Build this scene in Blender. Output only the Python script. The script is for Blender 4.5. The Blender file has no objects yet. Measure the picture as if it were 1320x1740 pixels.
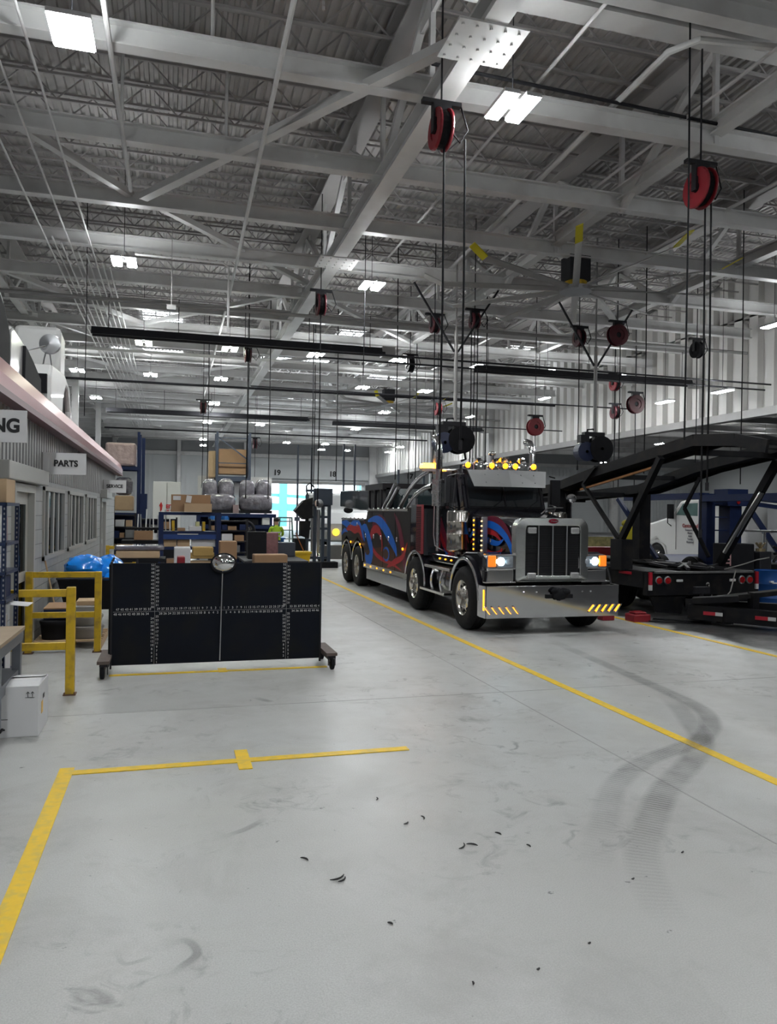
import bpy, bmesh, math, random
from math import sin, cos, pi, radians, atan2, sqrt
from mathutils import Vector, Matrix
random.seed(7)
SC = bpy.context.scene
COL = SC.collection
# ---------------------------------------------------------------- camera
TH, ROLL, PIT = radians(15.8), 0.014, 0.0017
cam = bpy.data.cameras.new('camera'); camo = bpy.data.objects.new('camera', cam); COL.objects.link(camo)
cam.sensor_fit = 'VERTICAL'; cam.sensor_height = 24.0; cam.lens = 24.0*1300/1740
cam.clip_start = 0.05; cam.clip_end = 500
fwd = Vector((sin(TH)*cos(PIT), cos(TH)*cos(PIT), sin(PIT)))
rt0 = Vector((cos(TH), -sin(TH), 0)); up0 = rt0.cross(fwd)
rt = rt0*cos(ROLL)+up0*sin(ROLL); up = up0*cos(ROLL)-rt0*sin(ROLL)
mw = Matrix((rt, up, -fwd)).transposed().to_4x4(); mw.translation = Vector((0, 0, 1.9))
camo.matrix_world = mw
SC.camera = camo
# ---------------------------------------------------------------- world and exposure
w = bpy.data.worlds.new('daylight'); SC.world = w; w.use_nodes = True
bg = w.node_tree.nodes['Background']; bg.inputs[0].default_value = (0.80, 0.93, 1.0, 1); bg.inputs[1].default_value = 4.5
SC.view_settings.view_transform = 'Standard'; SC.view_settings.look = 'None'
SC.view_settings.gamma = 1; SC.view_settings.use_curve_mapping = False
SC.view_settings.exposure = 0.0
LAMP = 185.0        # radiance of the lamp diffusers
LAMP_COL = (0.95, 0.98, 0.985)
# ---------------------------------------------------------------- materials
MATS = {}
def P(name, col, rough=0.5, metal=0.0, var=0.08, scale=6.0, bump=0.0, emit=None, es=0.0, coat=0.0, dirt=None, dscale=3.0, spec=.5):
    if name in MATS: return MATS[name]
    m = bpy.data.materials.new(name); m.use_nodes = True; nt = m.node_tree; n = nt.nodes; l = nt.links
    b = n['Principled BSDF']
    b.inputs['Roughness'].default_value = rough; b.inputs['Metallic'].default_value = metal
    b.inputs['Specular IOR Level'].default_value = spec
    if coat: b.inputs['Coat Weight'].default_value = coat; b.inputs['Coat Roughness'].default_value = 0.05
    tc = n.new('ShaderNodeTexCoord'); nz = n.new('ShaderNodeTexNoise'); nz.inputs['Scale'].default_value = scale
    nz.inputs['Detail'].default_value = 4; l.new(tc.outputs['Object'], nz.inputs['Vector'])
    mx = n.new('ShaderNodeMix'); mx.data_type = 'RGBA'
    c = Vector(col)
    mx.inputs[6].default_value = (*[max(0, x*(1-var)) for x in c], 1); mx.inputs[7].default_value = (*[min(1, x*(1+var)) for x in c], 1)
    l.new(nz.outputs['Fac'], mx.inputs[0]); out = mx.outputs[2]
    if dirt:
        n2 = n.new('ShaderNodeTexNoise'); n2.inputs['Scale'].default_value = dscale; n2.inputs['Detail'].default_value = 6
        l.new(tc.outputs['Object'], n2.inputs['Vector'])
        rp = n.new('ShaderNodeValToRGB'); rp.color_ramp.elements[0].position = .48; rp.color_ramp.elements[1].position = .66
        l.new(n2.outputs['Fac'], rp.inputs[0]); m2 = n.new('ShaderNodeMix'); m2.data_type = 'RGBA'
        l.new(rp.outputs[0], m2.inputs[0]); l.new(out, m2.inputs[6]); m2.inputs[7].default_value = (*dirt, 1); out = m2.outputs[2]
    l.new(out, b.inputs['Base Color'])
    if bump:
        bp = n.new('ShaderNodeBump'); bp.inputs['Strength'].default_value = bump; bp.inputs['Distance'].default_value = .02
        l.new(nz.outputs['Fac'], bp.inputs['Height']); l.new(bp.outputs[0], b.inputs['Normal'])
    if emit:
        b.inputs['Emission Color'].default_value = (*emit, 1); b.inputs['Emission Strength'].default_value = es
    MATS[name] = m; return m
WHITE_STEEL = P('white_painted_steel', (.66, .66, .655), .42, 0, .08, 3, dirt=(.54, .53, .525), dscale=.8)
GREY_STEEL = P('grey_painted_steel', (.30, .295, .29), .5, 0, .1, 3)
DARK_STEEL = P('dark_steel', (.020, .020, .024), .5, .1, .3, 8, spec=.3)
BLACK = P('black_rubbery', (.010, .010, .012), .7, 0, .3, 8, spec=.15)
BLACK_PAINT = P('black_gloss_paint', (.008, .008, .012), .12, 0, .2, 4, coat=1)
TIRE = P('tire_rubber', (.014, .014, .015), .75, 0, .3, 20, bump=.2, spec=.2)
CHROME = P('chrome', (.82, .82, .84), .10, 1, .04, 3)
CHROME_D = P('dull_chrome', (.55, .56, .58), .28, 1, .08, 5)
ALU = P('polished_aluminium', (.72, .70, .66), .2, 1, .15, 12, bump=.15)
YELLOW = P('safety_yellow_paint', (.62, .40, .015), .42, 0, .12, 4, dirt=(.40, .26, .03), dscale=9)
CARD = P('cardboard', (.33, .20, .11), .8, 0, .12, 5)
CARD2 = P('pale_cardboard', (.47, .33, .20), .8, 0, .1, 5)
WHITE_CARD = P('white_cardboard', (.62, .62, .63), .6, 0, .05, 4)
WOOD = P('pallet_wood', (.42, .29, .17), .8, 0, .25, 9)
PLY = P('plywood_top', (.33, .25, .17), .6, 0, .2, 5)
BLUE_RACK = P('blue_rack_paint', (.010, .020, .070), .5, .0, .15, 5, spec=.25)
BLUE = P('blue_paint', (.02, .14, .45), .35, 0, .1, 5)
BLUEBAG = P('blue_plastic_film', (.01, .22, .75), .18, 0, .35, 7, bump=.6)
RED = P('red_paint', (.22, .010, .018), .4, 0, .15, 6)
DARKRED = P('dark_red_paint', (.08, .008, .015), .35, 0, .2, 5)
WRAP = P('clear_stretch_film', (.15, .14, .165), .16, .1, .8, 6, bump=2.0, coat=1)
PINKWRAP = P('pinkish_stretch_film', (.48, .36, .35), .2, .1, .3, 6, bump=1.0)
WHITE = P('white_gloss_paint', (.66, .66, .65), .35, 0, .04, 3, coat=.15)
SIGNW = P('white_sign_board', (.62, .62, .63), .5, 0, .03, 3)
INK = P('black_lettering', (.01, .01, .012), .5)
REDINK = P('red_lettering', (.5, .02, .02), .5)
WHITEINK = P('white_lettering', (.75, .75, .75), .5)
GREYC = P('grey_lid', (.22, .21, .2), .6, 0, .1, 5)
SKIN = P('skin', (.45, .27, .19), .5)
HIVIS = P('hi_vis_fabric', (.42, .62, .03), .7)
NAVY = P('navy_fabric', (.02, .03, .08), .8)
AMBER = P('amber_lamp', (1, .45, .03), .3, 0, .02, 3, emit=(1, .36, .015), es=2.6)
AMBER_HOT = P('amber_beacon_lens', (1, .45, .03), .3, 0, .02, 3, emit=(1, .33, .01), es=45)
HEAD = P('headlamp_beam', (.9, .95, 1), .2, 0, .02, 3, emit=(.62, .88, 1), es=40)
HEADDIM = P('headlamp_glass', (.45, .5, .56), .08, .6, .1, 12)
REDLAMP = P('red_lens', (.30, .01, .012), .15, 0, .1, 8)
LIGHTM = P('lamp_diffuser', (1, 1, 1), .5, 0, 0, 1, emit=LAMP_COL, es=LAMP)
UPL = P('added_uplight', (1, 1, 1), .5, 0, 0, 1, emit=LAMP_COL, es=LAMP*.30)  # glow added on top of the lamps to brighten the ceiling
LIGHTG = P('warm_lamp_diffuser', (1, 1, 1), .5, 0, 0, 1, emit=(.93, 1.0, .80), es=LAMP*.55)
SKYL = P('skylight_daylight', (1, 1, 1), .5, 0, 0, 1, emit=(.9, .96, 1.0), es=5.0)
def glass(name, tint, fac=.25):
    m = bpy.data.materials.new(name); m.use_nodes = True; nt = m.node_tree; n = nt.nodes; l = nt.links
    n.remove(n['Principled BSDF'])
    t = n.new('ShaderNodeBsdfTransparent'); t.inputs[0].default_value = (*tint, 1)
    g = n.new('ShaderNodeBsdfGlossy'); g.inputs['Roughness'].default_value = .03; g.inputs[0].default_value = (.9, .9, .9, 1)
    lw = n.new('ShaderNodeLayerWeight'); lw.inputs[0].default_value = fac
    mx = n.new('ShaderNodeMixShader'); l.new(lw.outputs['Fresnel'], mx.inputs[0]); l.new(t.outputs[0], mx.inputs[1]); l.new(g.outputs[0], mx.inputs[2])
    l.new(mx.outputs[0], n['Material Output'].inputs[0]); MATS[name] = m; return m
GLASS = glass('window_glass', (.55, .6, .62), .06)
CABGLASS = glass('truck_glass', (.30, .33, .35), .35)
# ---------------------------------------------------------------- mesh builder
class MB:
    def __init__(s): s.v = []; s.f = []; s.mi = []; s.m = 0
    def add(s, vs, fs):
        o = len(s.v); s.v += [tuple(p) for p in vs]; s.f += [tuple(i+o for i in f) for f in fs]; s.mi += [s.m]*len(fs); return s
    def box(s, x0, x1, y0, y1, z0, z1, R=None, c=None):
        vs = [Vector((x, y, z)) for x in (x0, x1) for y in (y0, y1) for z in (z0, z1)]
        if R is not None:
            c = Vector(c) if c else Vector(((x0+x1)/2, (y0+y1)/2, (z0+z1)/2)); vs = [c+R@(p-c) for p in vs]
        return s.add(vs, [(0, 1, 3, 2), (4, 6, 7, 5), (0, 4, 5, 1), (2, 3, 7, 6), (0, 2, 6, 4), (1, 5, 7, 3)])
    def beam(s, p, q, w, h, up=(0, 0, 1)):
        p = Vector(p); q = Vector(q); d = (q-p).normalized(); u = Vector(up)
        if abs(d.dot(u)) > .98: u = Vector((0, 1, 0)) if abs(d.y) < .9 else Vector((1, 0, 0))
        a = d.cross(u).normalized()*w/2; b = a.cross(d).normalized()*h/2
        vs = [p-a-b, p+a-b, p+a+b, p-a+b, q-a-b, q+a-b, q+a+b, q-a+b]
        return s.add(vs, [(3, 2, 1, 0), (4, 5, 6, 7), (0, 1, 5, 4), (1, 2, 6, 5), (2, 3, 7, 6), (3, 0, 4, 7)])
    def cyl(s, p, q, r, r2=None, n=14, caps=True):
        p = Vector(p); q = Vector(q); r2 = r if r2 is None else r2; d = (q-p).normalized()
        u = Vector((0, 0, 1)) if abs(d.z) < .9 else Vector((1, 0, 0)); a = d.cross(u).normalized(); b = d.cross(a)
        vs = []
        for c, rr in ((p, r), (q, r2)): vs += [c+(a*cos(2*pi*i/n)+b*sin(2*pi*i/n))*rr for i in range(n)]
        fs = [(i, (i+1) % n, n+(i+1) % n, n+i) for i in range(n)]
        if caps: fs += [tuple(range(n-1, -1, -1)), tuple(range(n, 2*n))]
        return s.add(vs, fs)
    def tube(s, pts, r, n=8, flat=1.0):
        pts = [Vector(p) for p in pts]; k = len(pts); rs = r if isinstance(r, (list, tuple)) else [r]*k
        d0 = (pts[1]-pts[0]).normalized(); u = Vector((0, 0, 1)) if abs(d0.z) < .9 else Vector((1, 0, 0)); a = d0.cross(u).normalized()
        vs = []
        for i, p in enumerate(pts):
            d = (pts[min(i+1, k-1)]-pts[max(i-1, 0)]).normalized(); a = (a-d*a.dot(d)).normalized(); b = d.cross(a)
            vs += [p+(a*cos(2*pi*j/n)+b*sin(2*pi*j/n)*flat)*rs[i] for j in range(n)]
        fs = [(i*n+j, i*n+(j+1) % n, (i+1)*n+(j+1) % n, (i+1)*n+j) for i in range(k-1) for j in range(n)]
        fs += [tuple(range(n-1, -1, -1)), tuple(range((k-1)*n, k*n))]
        return s.add(vs, fs)
    def lathe(s, prof, o, axis='z', n=24, caps=False):
        o = Vector(o); vs = []
        for r, h in prof:
            for j in range(n):
                c, t = cos(2*pi*j/n)*r, sin(2*pi*j/n)*r
                vs.append(o+(Vector((c, t, h)) if axis == 'z' else Vector((h, c, t)) if axis == 'x' else Vector((c, h, t))))
        k = len(prof)
        fs = [(i*n+j, i*n+(j+1) % n, (i+1)*n+(j+1) % n, (i+1)*n+j) for i in range(k-1) for j in range(n)]
        if caps: fs += [tuple(range(n)), tuple(range((k-1)*n, k*n))]
        return s.add(vs, fs)
    def prism(s, poly, axis, a, b):
        f = {'x': lambda t, p: (t, p[0], p[1]), 'y': lambda t, p: (p[0], t, p[1]), 'z': lambda t, p: (p[0], p[1], t)}[axis]
        n = len(poly); vs = [f(a, p) for p in poly]+[f(b, p) for p in poly]
        return s.add(vs, [tuple(range(n)), tuple(range(2*n-1, n-1, -1))]+[(i, n+i, n+(i+1) % n, (i+1) % n) for i in range(n)])
    def ell(s, c, rx, ry, rz, nu=14, nv=9, jit=0):
        vs = []; c = Vector(c)
        for i in range(nv+1):
            t = pi*i/nv
            for j in range(nu):
                k = 1+random.uniform(-jit, jit)
                vs.append(c+Vector((rx*sin(t)*cos(2*pi*j/nu)*k, ry*sin(t)*sin(2*pi*j/nu)*k, rz*cos(t)*k)))
        return s.add(vs, [(i*nu+j, (i+1)*nu+j, (i+1)*nu+(j+1) % nu, i*nu+(j+1) % nu) for i in range(nv) for j in range(nu)])
    def ribbon(s, pts, wd, f, t=.004):
        # a flat painted stripe: 2-D centreline, width, f maps (u,v,offset) to the surface
        k = len(pts); wd = wd if isinstance(wd, (list, tuple)) else [wd*(.25+.75*sin(pi*min(1, (i+.6)/k*1.05))) for i in range(k)]
        vs = []
        for i, (x, y) in enumerate(pts):
            a = pts[max(i-1, 0)]; b = pts[min(i+1, k-1)]; dx, dy = b[0]-a[0], b[1]-a[1]; L = sqrt(dx*dx+dy*dy) or 1
            nx, ny = -dy/L*wd[i]/2, dx/L*wd[i]/2
            vs += [f(x+nx, y+ny, t), f(x-nx, y-ny, t)]
        return s.add(vs, [(2*i, 2*i+1, 2*i+3, 2*i+2) for i in range(k-1)])
    def sell(s, c, rx, ry, rz, e=.5, nu=24, nv=14, jit=0):
        # rounded box (superellipsoid)
        f = lambda q: math.copysign(abs(q)**e, q); c = Vector(c); vs = []
        for i in range(nv+1):
            t = -pi/2+pi*i/nv
            for j in range(nu):
                u = 2*pi*j/nu; k = 1+random.uniform(-jit, jit)
                vs.append(c+Vector((rx*f(cos(t))*f(cos(u))*k, ry*f(cos(t))*f(sin(u))*k, rz*f(sin(t)))))
        return s.add(vs, [(i*nu+j, i*nu+(j+1) % nu, (i+1)*nu+(j+1) % nu, (i+1)*nu+j) for i in range(nv) for j in range(nu)])
    def build(s, name, mats, parent=None, smooth=False, bevel=0, recalc=True, seg=2):
        me = bpy.data.meshes.new(name); off = Vector(parent['_o']) if parent is not None and '_o' in parent else Vector((0, 0, 0))
        me.from_pydata([tuple(Vector(p)-off) for p in s.v], [], s.f)
        for m in (mats if isinstance(mats, (list, tuple)) else [mats]): me.materials.append(m)
        me.polygons.foreach_set('material_index', s.mi)
        if recalc:
            b = bmesh.new(); b.from_mesh(me); bmesh.ops.remove_doubles(b, verts=b.verts, dist=1e-5)
            bmesh.ops.recalc_face_normals(b, faces=b.faces); b.to_mesh(me); b.free()
        if smooth: me.polygons.foreach_set('use_smooth', [True]*len(me.polygons))
        o = bpy.data.objects.new(name, me); COL.objects.link(o)
        if parent is not None: o.parent = parent; o['_o'] = tuple(off)
        if smooth:
            md = o.modifiers.new('e', 'EDGE_SPLIT'); md.split_angle = radians(40)
        if bevel:
            md = o.modifiers.new('b', 'BEVEL'); md.width = bevel; md.segments = seg; md.limit_method = 'ANGLE'; md.angle_limit = radians(40)
        return o
def tag(o, label=None, cat=None, group=None, kind=None):
    if label: o['label'] = label
    if cat: o['category'] = cat
    if group: o['group'] = group
    if kind: o['kind'] = kind
    return o
def thing(name, label, cat, loc, group=None):
    o = bpy.data.objects.new(name, None); COL.objects.link(o); o.location = loc; o['_o'] = tuple(loc); o.empty_display_size = .2
    return tag(o, label, cat, group)
def struct(mb, name, mats, **k):
    o = mb.build(name, mats, **k); o['kind'] = 'structure'; return o
def dup(root, loc, label=None, group=None):
    r = root.copy(); COL.objects.link(r); r.location = loc
    if label: r['label'] = label
    if group: r['group'] = group
    for ch in list(root.children):
        c = ch.copy(); COL.objects.link(c); c.parent = r
        for g in ch.children:
            d = g.copy(); COL.objects.link(d); d.parent = c
    return r
def text(name, s, size, loc, rot, mat, parent=None, align='CENTER', ext=.002, label=None, sx=1.0):
    c = bpy.data.curves.new(name, 'FONT'); c.body = s; c.size = size; c.extrude = ext; c.align_x = align; c.align_y = 'CENTER'
    c.offset = size*.04; c.materials.append(mat)
    o = bpy.data.objects.new(name, c); COL.objects.link(o); bpy.context.view_layer.update()
    me = bpy.data.meshes.new_from_object(o.evaluated_get(bpy.context.evaluated_depsgraph_get())); bpy.data.objects.remove(o); bpy.data.curves.remove(c)
    me.name = name; o = bpy.data.objects.new(name, me); COL.objects.link(o)
    off = Vector(parent['_o']) if parent is not None else Vector((0, 0, 0))
    o.location = Vector(loc)-off; o.rotation_euler = rot; o.scale = (sx, 1, 1)
    if parent is not None: o.parent = parent
    return o
FRONT = (pi/2, 0, 0)            # lettering that faces -Y
def lettering(name, items, font_size, mat, parent, plane_y, xscale=1.0):
    """many short strings on one plane facing -Y, joined in one mesh"""
    dg = bpy.context.evaluated_depsgraph_get(); cache = {}
    vs, fs = [], []
    for s, x, z in items:
        for ch in s:
            if ch not in cache:
                c = bpy.data.curves.new('glyph', 'FONT'); c.body = ch; c.size = font_size; c.align_x = 'CENTER'; c.align_y = 'CENTER'
                o = bpy.data.objects.new('glyph', c); COL.objects.link(o); dg.update()
                me = bpy.data.meshes.new_from_object(o.evaluated_get(dg)); cache[ch] = ([v.co.copy() for v in me.vertices], [tuple(p.vertices) for p in me.polygons])
                bpy.data.objects.remove(o); bpy.data.curves.remove(c); bpy.data.meshes.remove(me)
        n = len(s); adv = font_size*.56*xscale
        for i, ch in enumerate(s):
            cx = x+(i-(n-1)/2)*adv; V, Fc = cache[ch]; o = len(vs)
            vs += [(cx+v.x*xscale, plane_y, z+v.y) for v in V]; fs += [tuple(k+o for k in f) for f in Fc]
    b = MB(); b.add(vs, fs)
    return b.build(name, mat, parent, recalc=False)
# ================================================================ THE SETTING
CEIL = 11.3; YF = 80.0; XL = -9.5; XR = 21.0; XE = 62.0
def floor_material():
    m = bpy.data.materials.new('sealed_concrete'); m.use_nodes = True; nt = m.node_tree; n = nt.nodes; l = nt.links; b = n['Principled BSDF']
    g = n.new('ShaderNodeNewGeometry')
    def noise(sc, det, rough=.6, dist=0):
        z = n.new('ShaderNodeTexNoise'); z.inputs['Scale'].default_value = sc; z.inputs['Detail'].default_value = det
        z.inputs['Roughness'].default_value = rough; z.inputs['Distortion'].default_value = dist; l.new(g.outputs['Position'], z.inputs['Vector']); return z.outputs['Fac']
    def ramp(i, a, c, va=0, vb=1):
        r = n.new('ShaderNodeMapRange'); r.inputs[1].default_value = a; r.inputs[2].default_value = c; r.inputs[3].default_value = va; r.inputs[4].default_value = vb
        l.new(i, r.inputs[0]); return r.outputs[0]
    def mix(f, a, c):
        x = n.new('ShaderNodeMix'); x.data_type = 'RGBA'; l.new(f, x.inputs[0])
        for k, q in ((6, a), (7, c)):
            if isinstance(q, tuple): x.inputs[k].default_value = (*q, 1)
            else: l.new(q, x.inputs[k])
        return x.outputs[2]
    def mul(a, c):
        x = n.new('ShaderNodeMath'); x.operation = 'MULTIPLY'; l.new(a, x.inputs[0])
        if isinstance(c, float): x.inputs[1].default_value = c
        else: l.new(c, x.inputs[1])
        return x.outputs[0]
    base = mix(ramp(noise(.45, 6, .55), .35, .65), (.435, .435, .42), (.50, .51, .505))
    base = mix(mul(ramp(noise(140, 3), .35, .7), .6), base, (.30, .30, .295))
    base = mix(mul(ramp(noise(1.1, 8, .7, .6), .50, .66), .45), base, (.29, .285, .27))
    smudge = mul(ramp(noise(4.2, 6, .65, .9), .55, .70), ramp(noise(.55, 3), .46, .6))
    base = mix(mul(smudge, .85), base, (.15, .15, .145))
    spots = mul(ramp(noise(11, 3, .6), .70, .75), .85)
    base = mix(spots, base, (.10, .10, .10))
    # floor colour turns near black past the second bay line
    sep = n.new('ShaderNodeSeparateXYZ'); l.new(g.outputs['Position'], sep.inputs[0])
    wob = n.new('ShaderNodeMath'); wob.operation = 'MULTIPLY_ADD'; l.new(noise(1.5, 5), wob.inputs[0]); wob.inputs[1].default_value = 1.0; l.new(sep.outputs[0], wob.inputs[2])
    dark_side = ramp(wob.outputs[0], 8.68, 8.86)
    base = mix(mul(dark_side, .92), base, (.02, .02, .022))
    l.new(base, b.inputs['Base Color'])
    l.new(ramp(noise(2.5, 5), .3, .7, .30, .50), b.inputs['Roughness'])
    bp = n.new('ShaderNodeBump'); bp.inputs['Strength'].default_value = .12; bp.inputs['Distance'].default_value = .01
    l.new(noise(60, 3), bp.inputs['Height']); l.new(bp.outputs[0], b.inputs['Normal'])
    return m
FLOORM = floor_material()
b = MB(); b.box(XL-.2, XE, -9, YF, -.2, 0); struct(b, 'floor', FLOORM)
b = MB(); b.box(-40, 90, YF, 190, -.3, -.1); struct(b, 'ground_outside', P('asphalt', (.45, .45, .45), .8))
DECK = P('painted_roof_deck', (.50, .485, .475), .55, 0, .08, 2, dirt=(.43, .415, .405), dscale=.7)
def deck(x0, x1, y0, y1, z, pitch=.2, dep=.075):
    prof = []; x = x0
    while x < x1:
        prof += [(x, z), (x+pitch*.42, z), (x+pitch*.52, z+dep), (x+pitch*.9, z+dep)]; x += pitch
    b = MB(); n = len(prof); b.add([(p[0], y0, p[1]) for p in prof]+[(p[0], y1, p[1]) for p in prof], [(i, i+1, n+i+1, n+i) for i in range(n-1)])
    b.box(x0, x1, y0, y1, z+.12, z+.2); return b
struct(deck(XL, XR+.3, -9, YF, CEIL), 'ceiling', DECK, recalc=False)
struct(deck(XR, XE, -9, YF, 9.4, .6), 'ceiling', DECK, recalc=False)
WALLG = P('grey_wall_panel', (.30, .31, .32), .6, 0, .06, .6)
WALLW = P('white_wall_panel', (.55, .57, .58), .55, 0, .05, .6)
# walls
b = MB(); b.box(XL-.2, XL, -9, YF, 0, CEIL+.2)
for k in range(29): b.box(XL, XL+.3, -8+k*3.05, -7.7+k*3.05, 0, CEIL)
struct(b, 'wall_left', WALLG)
b = MB(); b.box(XL-.2, XE, -9.2, -9, 0, CEIL+.2); struct(b, 'wall_back', P('dark_back_wall', (.10, .10, .105), .6, 0, .2, .5))
b = MB(); b.box(XE, XE+.2, -9, YF, 0, 9.6); struct(b, 'wall_east', WALLW)
# ribbed white clerestory above the side bay
b = MB(); y = -9
prof = []
while y < YF:
    prof += [(XR, y), (XR, y+.44), (XR+.26, y+.46), (XR+.26, y+.80)]; y += .82
n = len(prof); b.add([(p[0], p[1], 6.0) for p in prof]+[(p[0], p[1], CEIL) for p in prof], [(i, i+1, n+i+1, n+i) for i in range(n-1)])
b.box(XR+.3, XR+.4, -9, YF, 6.0, CEIL+.2)
struct(b, 'wall_right', P('ribbed_white_siding', (.68, .67, .65), .5, 0, .05, .5), recalc=False)
b = MB(); b.box(XR-.1, XR+.3, -9, YF, 5.7, 6.0); struct(b, 'trim_1', GREY_STEEL)
# far wall: grey above, white ribbed below, two bay doors open
O0, O1, OZ = 7.7, 19.6, 4.95
b = MB()
b.box(XL, O0, YF, YF+.3, 0, 7.9); b.box(O0, O1, YF, YF+.3, OZ, 7.9); b.box(O1, XE, YF, YF+.3, 0, 7.9)
x = XL
while x < XE:
    if x < O0-.2 or x > O1+1.4:
        b.box(x, x+.12, YF-.06, YF, 0, 7.3)
    x += .45
struct(b, 'wall_far', WALLW)
b = MB(); b.box(XL, XE, YF-.1, YF+.3, 7.9, CEIL+.2); struct(b, 'wall_far', WALLG)
b = MB(); b.box(XL, XE, YF-.35, YF-.1, 7.5, 7.85); struct(b, 'trim_2', WHITE_STEEL)
b = MB(); b.box(O0, XE, YF-.3, YF-.05, 5.35, 6.5); struct(b, 'trim_3', WALLW)
b = MB(); b.box(O0-.3, O1+.3, YF-.35, YF-.06, OZ-.12, OZ+.16); struct(b, 'trim_4', GREY_STEEL)
for k, (x, w_) in enumerate(((20.7, .9), (7.2, .4), (36, .9), (50, .9), (0.6, .35), (-5.5, .35))):
    b = MB(); b.box(x-w_/2, x+w_/2, YF-.8, YF-.36, 0, CEIL); struct(b, 'trim_%d' % (5+k), WHITE_STEEL)
DOORM = P('sectional_door_panel', (.50, .52, .53), .5, 0, .04, .6)
for k, x in enumerate((22.2, 28.2, 37.2, 43.4)):
    b = MB()
    for j in range(8): b.box(x, x+5.0, YF-.16, YF-.1, j*.61, j*.61+.59)
    d = struct(b, 'door_%d' % (k+2), DOORM)
for s_, x in (('19', 10.45), ('18', 16.33), ('17', 24.9), ('16', 31), ('15', 40), ('14', 46)):
    o = text('bay_number', s_, .75, (x, YF-.33, 5.95), FRONT, INK, ext=.035)
    tag(o, 'black bay number %s painted above the far doors' % {'19': 'nineteen', '18': 'eighteen', '17': 'seventeen', '16': 'sixteen', '15': 'fifteen', '14': 'fourteen'}[s_], 'number')
b = MB()
for y in (.8, 2.4): b.box(-1.6, 1.6, YF-.2, YF-.1, 0, 3.4) if y < 1 else None
# outdoors beyond the open doors
b = MB()
for x in (7, 13.5, 26, 33): b.box(x, x+1.0, 100, 101, 0, 9)
b.beam((-6, 98, 3.2), (40, 104, 1.6), 1.2, .9); b.beam((-6, 98, 5.0), (36, 104, 3.0), .6, .4)
b.box(24, 30, 99, 101, 0, 12)
tag(b.build('steel_gantry', P('teal_steel', (.16, .50, .56), .5)), 'teal steel gantry outside the open bay doors', 'gantry')
b = MB(); b.box(2, 22, 118, 121, -.1, 3.3)
tag(b.build('pink_building', P('pinkish_brick', (.85, .62, .62), .8, 0, .3, 1.2)), 'pale pink building seen through the open bay doors', 'building')
# ---------------------------------------------------------------- roof steel
def joist(length, pitch=.62, dz=.62):
    b = MB(); b.beam((0, 0, 0), (length, 0, 0), .05, .05); b.beam((0, 0, dz), (length, 0, dz), .09, .05)
    n = int(length/pitch)
    for i in range(n):
        x = i*pitch; a, c = ((x, 0, 0), (x+pitch, 0, dz)) if i % 2 else ((x, 0, dz), (x+pitch, 0, 0)); b.beam(a, c, .028, .028)
    return b
JST = P('joist_paint', (.38, .365, .36), .5, 0, .1, 2)
j0 = joist(XR-XL-.3).build('roof_joist', JST, recalc=False); j0['kind'] = 'structure'; j0.location = (XL+.2, 2.3, CEIL-.68)
y = 2.3+1.02; k = 0
while y < YF-1:
    j = j0.copy(); COL.objects.link(j); j.location.y = y; y += 1.02 if y < 40 else 1.53
def ibeam(b, p, q, w=.24, h=.32, t=.03):
    p = Vector(p); q = Vector(q); u = Vector((0, 0, 1))
    b.beam(p+u*h/2, q+u*h/2, w, t); b.beam(p-u*h/2, q-u*h/2, w, t); b.beam(p, q, t, h)
ib = MB(); ibeam(ib, (XL+.3, 0, 0), (XR-.1, 0, 0))
i0 = ib.build('cross_beam', WHITE_STEEL); i0['kind'] = 'structure'; i0.location = (0, 11.9, 8.85)
ys = [2.75, 5.8, 8.85]+[11.9+3.05*k for k in range(1, 22)]
for y in ys:
    j = i0.copy(); COL.objects.link(j); j.location.y = y
# main trusses along the shop
TX = (-5.2, 4.0, 9.5, 15.2)
for x in TX:
    heavy = x == 4.0
    b = MB(); ibeam(b, (x, -9, 8.55 if heavy else 9.05), (x, YF-.9, 8.55 if heavy else 9.05), .34 if heavy else .26, .34 if heavy else .26, .04)
    struct(b, 'truss_bottom_beam', WHITE_STEEL)
    b = MB(); ibeam(b, (x, -9, 10.75), (x, YF-.9, 10.75), .5, .45, .05)
    struct(b, 'truss_top_beam', JST)
    b = MB(); y = 2.75; up_ = True
    while y < YF-4:
        z0, z1 = (8.7, 10.6) if up_ else (10.6, 8.7)
        b.beam((x, y, z0), (x, y+3.05, z1), .13, .13); b.beam((x, y+3.05, 8.7), (x, y+3.05, 10.6), .09, .09)
        if heavy and up_: b.box(x-.03, x+.03, y+2.5, y+3.6, 10.1, 10.7)
        up_ = not up_; y += 3.05
    struct(b, 'truss_web', WHITE_STEEL)
# bolted gusset plates on the near truss
for (x, y) in ((4.0, 9.75), (4.0, 19.4)):
    b = MB(); b.box(x-.5, x+.5, y-.45, y+.45, 8.34, 8.37)
    for i in range(5):
        for j in range(4): b.cyl((x-.42+i*.2, y-.36+j*.24, 8.34), (x-.42+i*.2, y-.36+j*.24, 8.315), .02, n=6)
    struct(b, 'gusset_plate', WHITE_STEEL)
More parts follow.
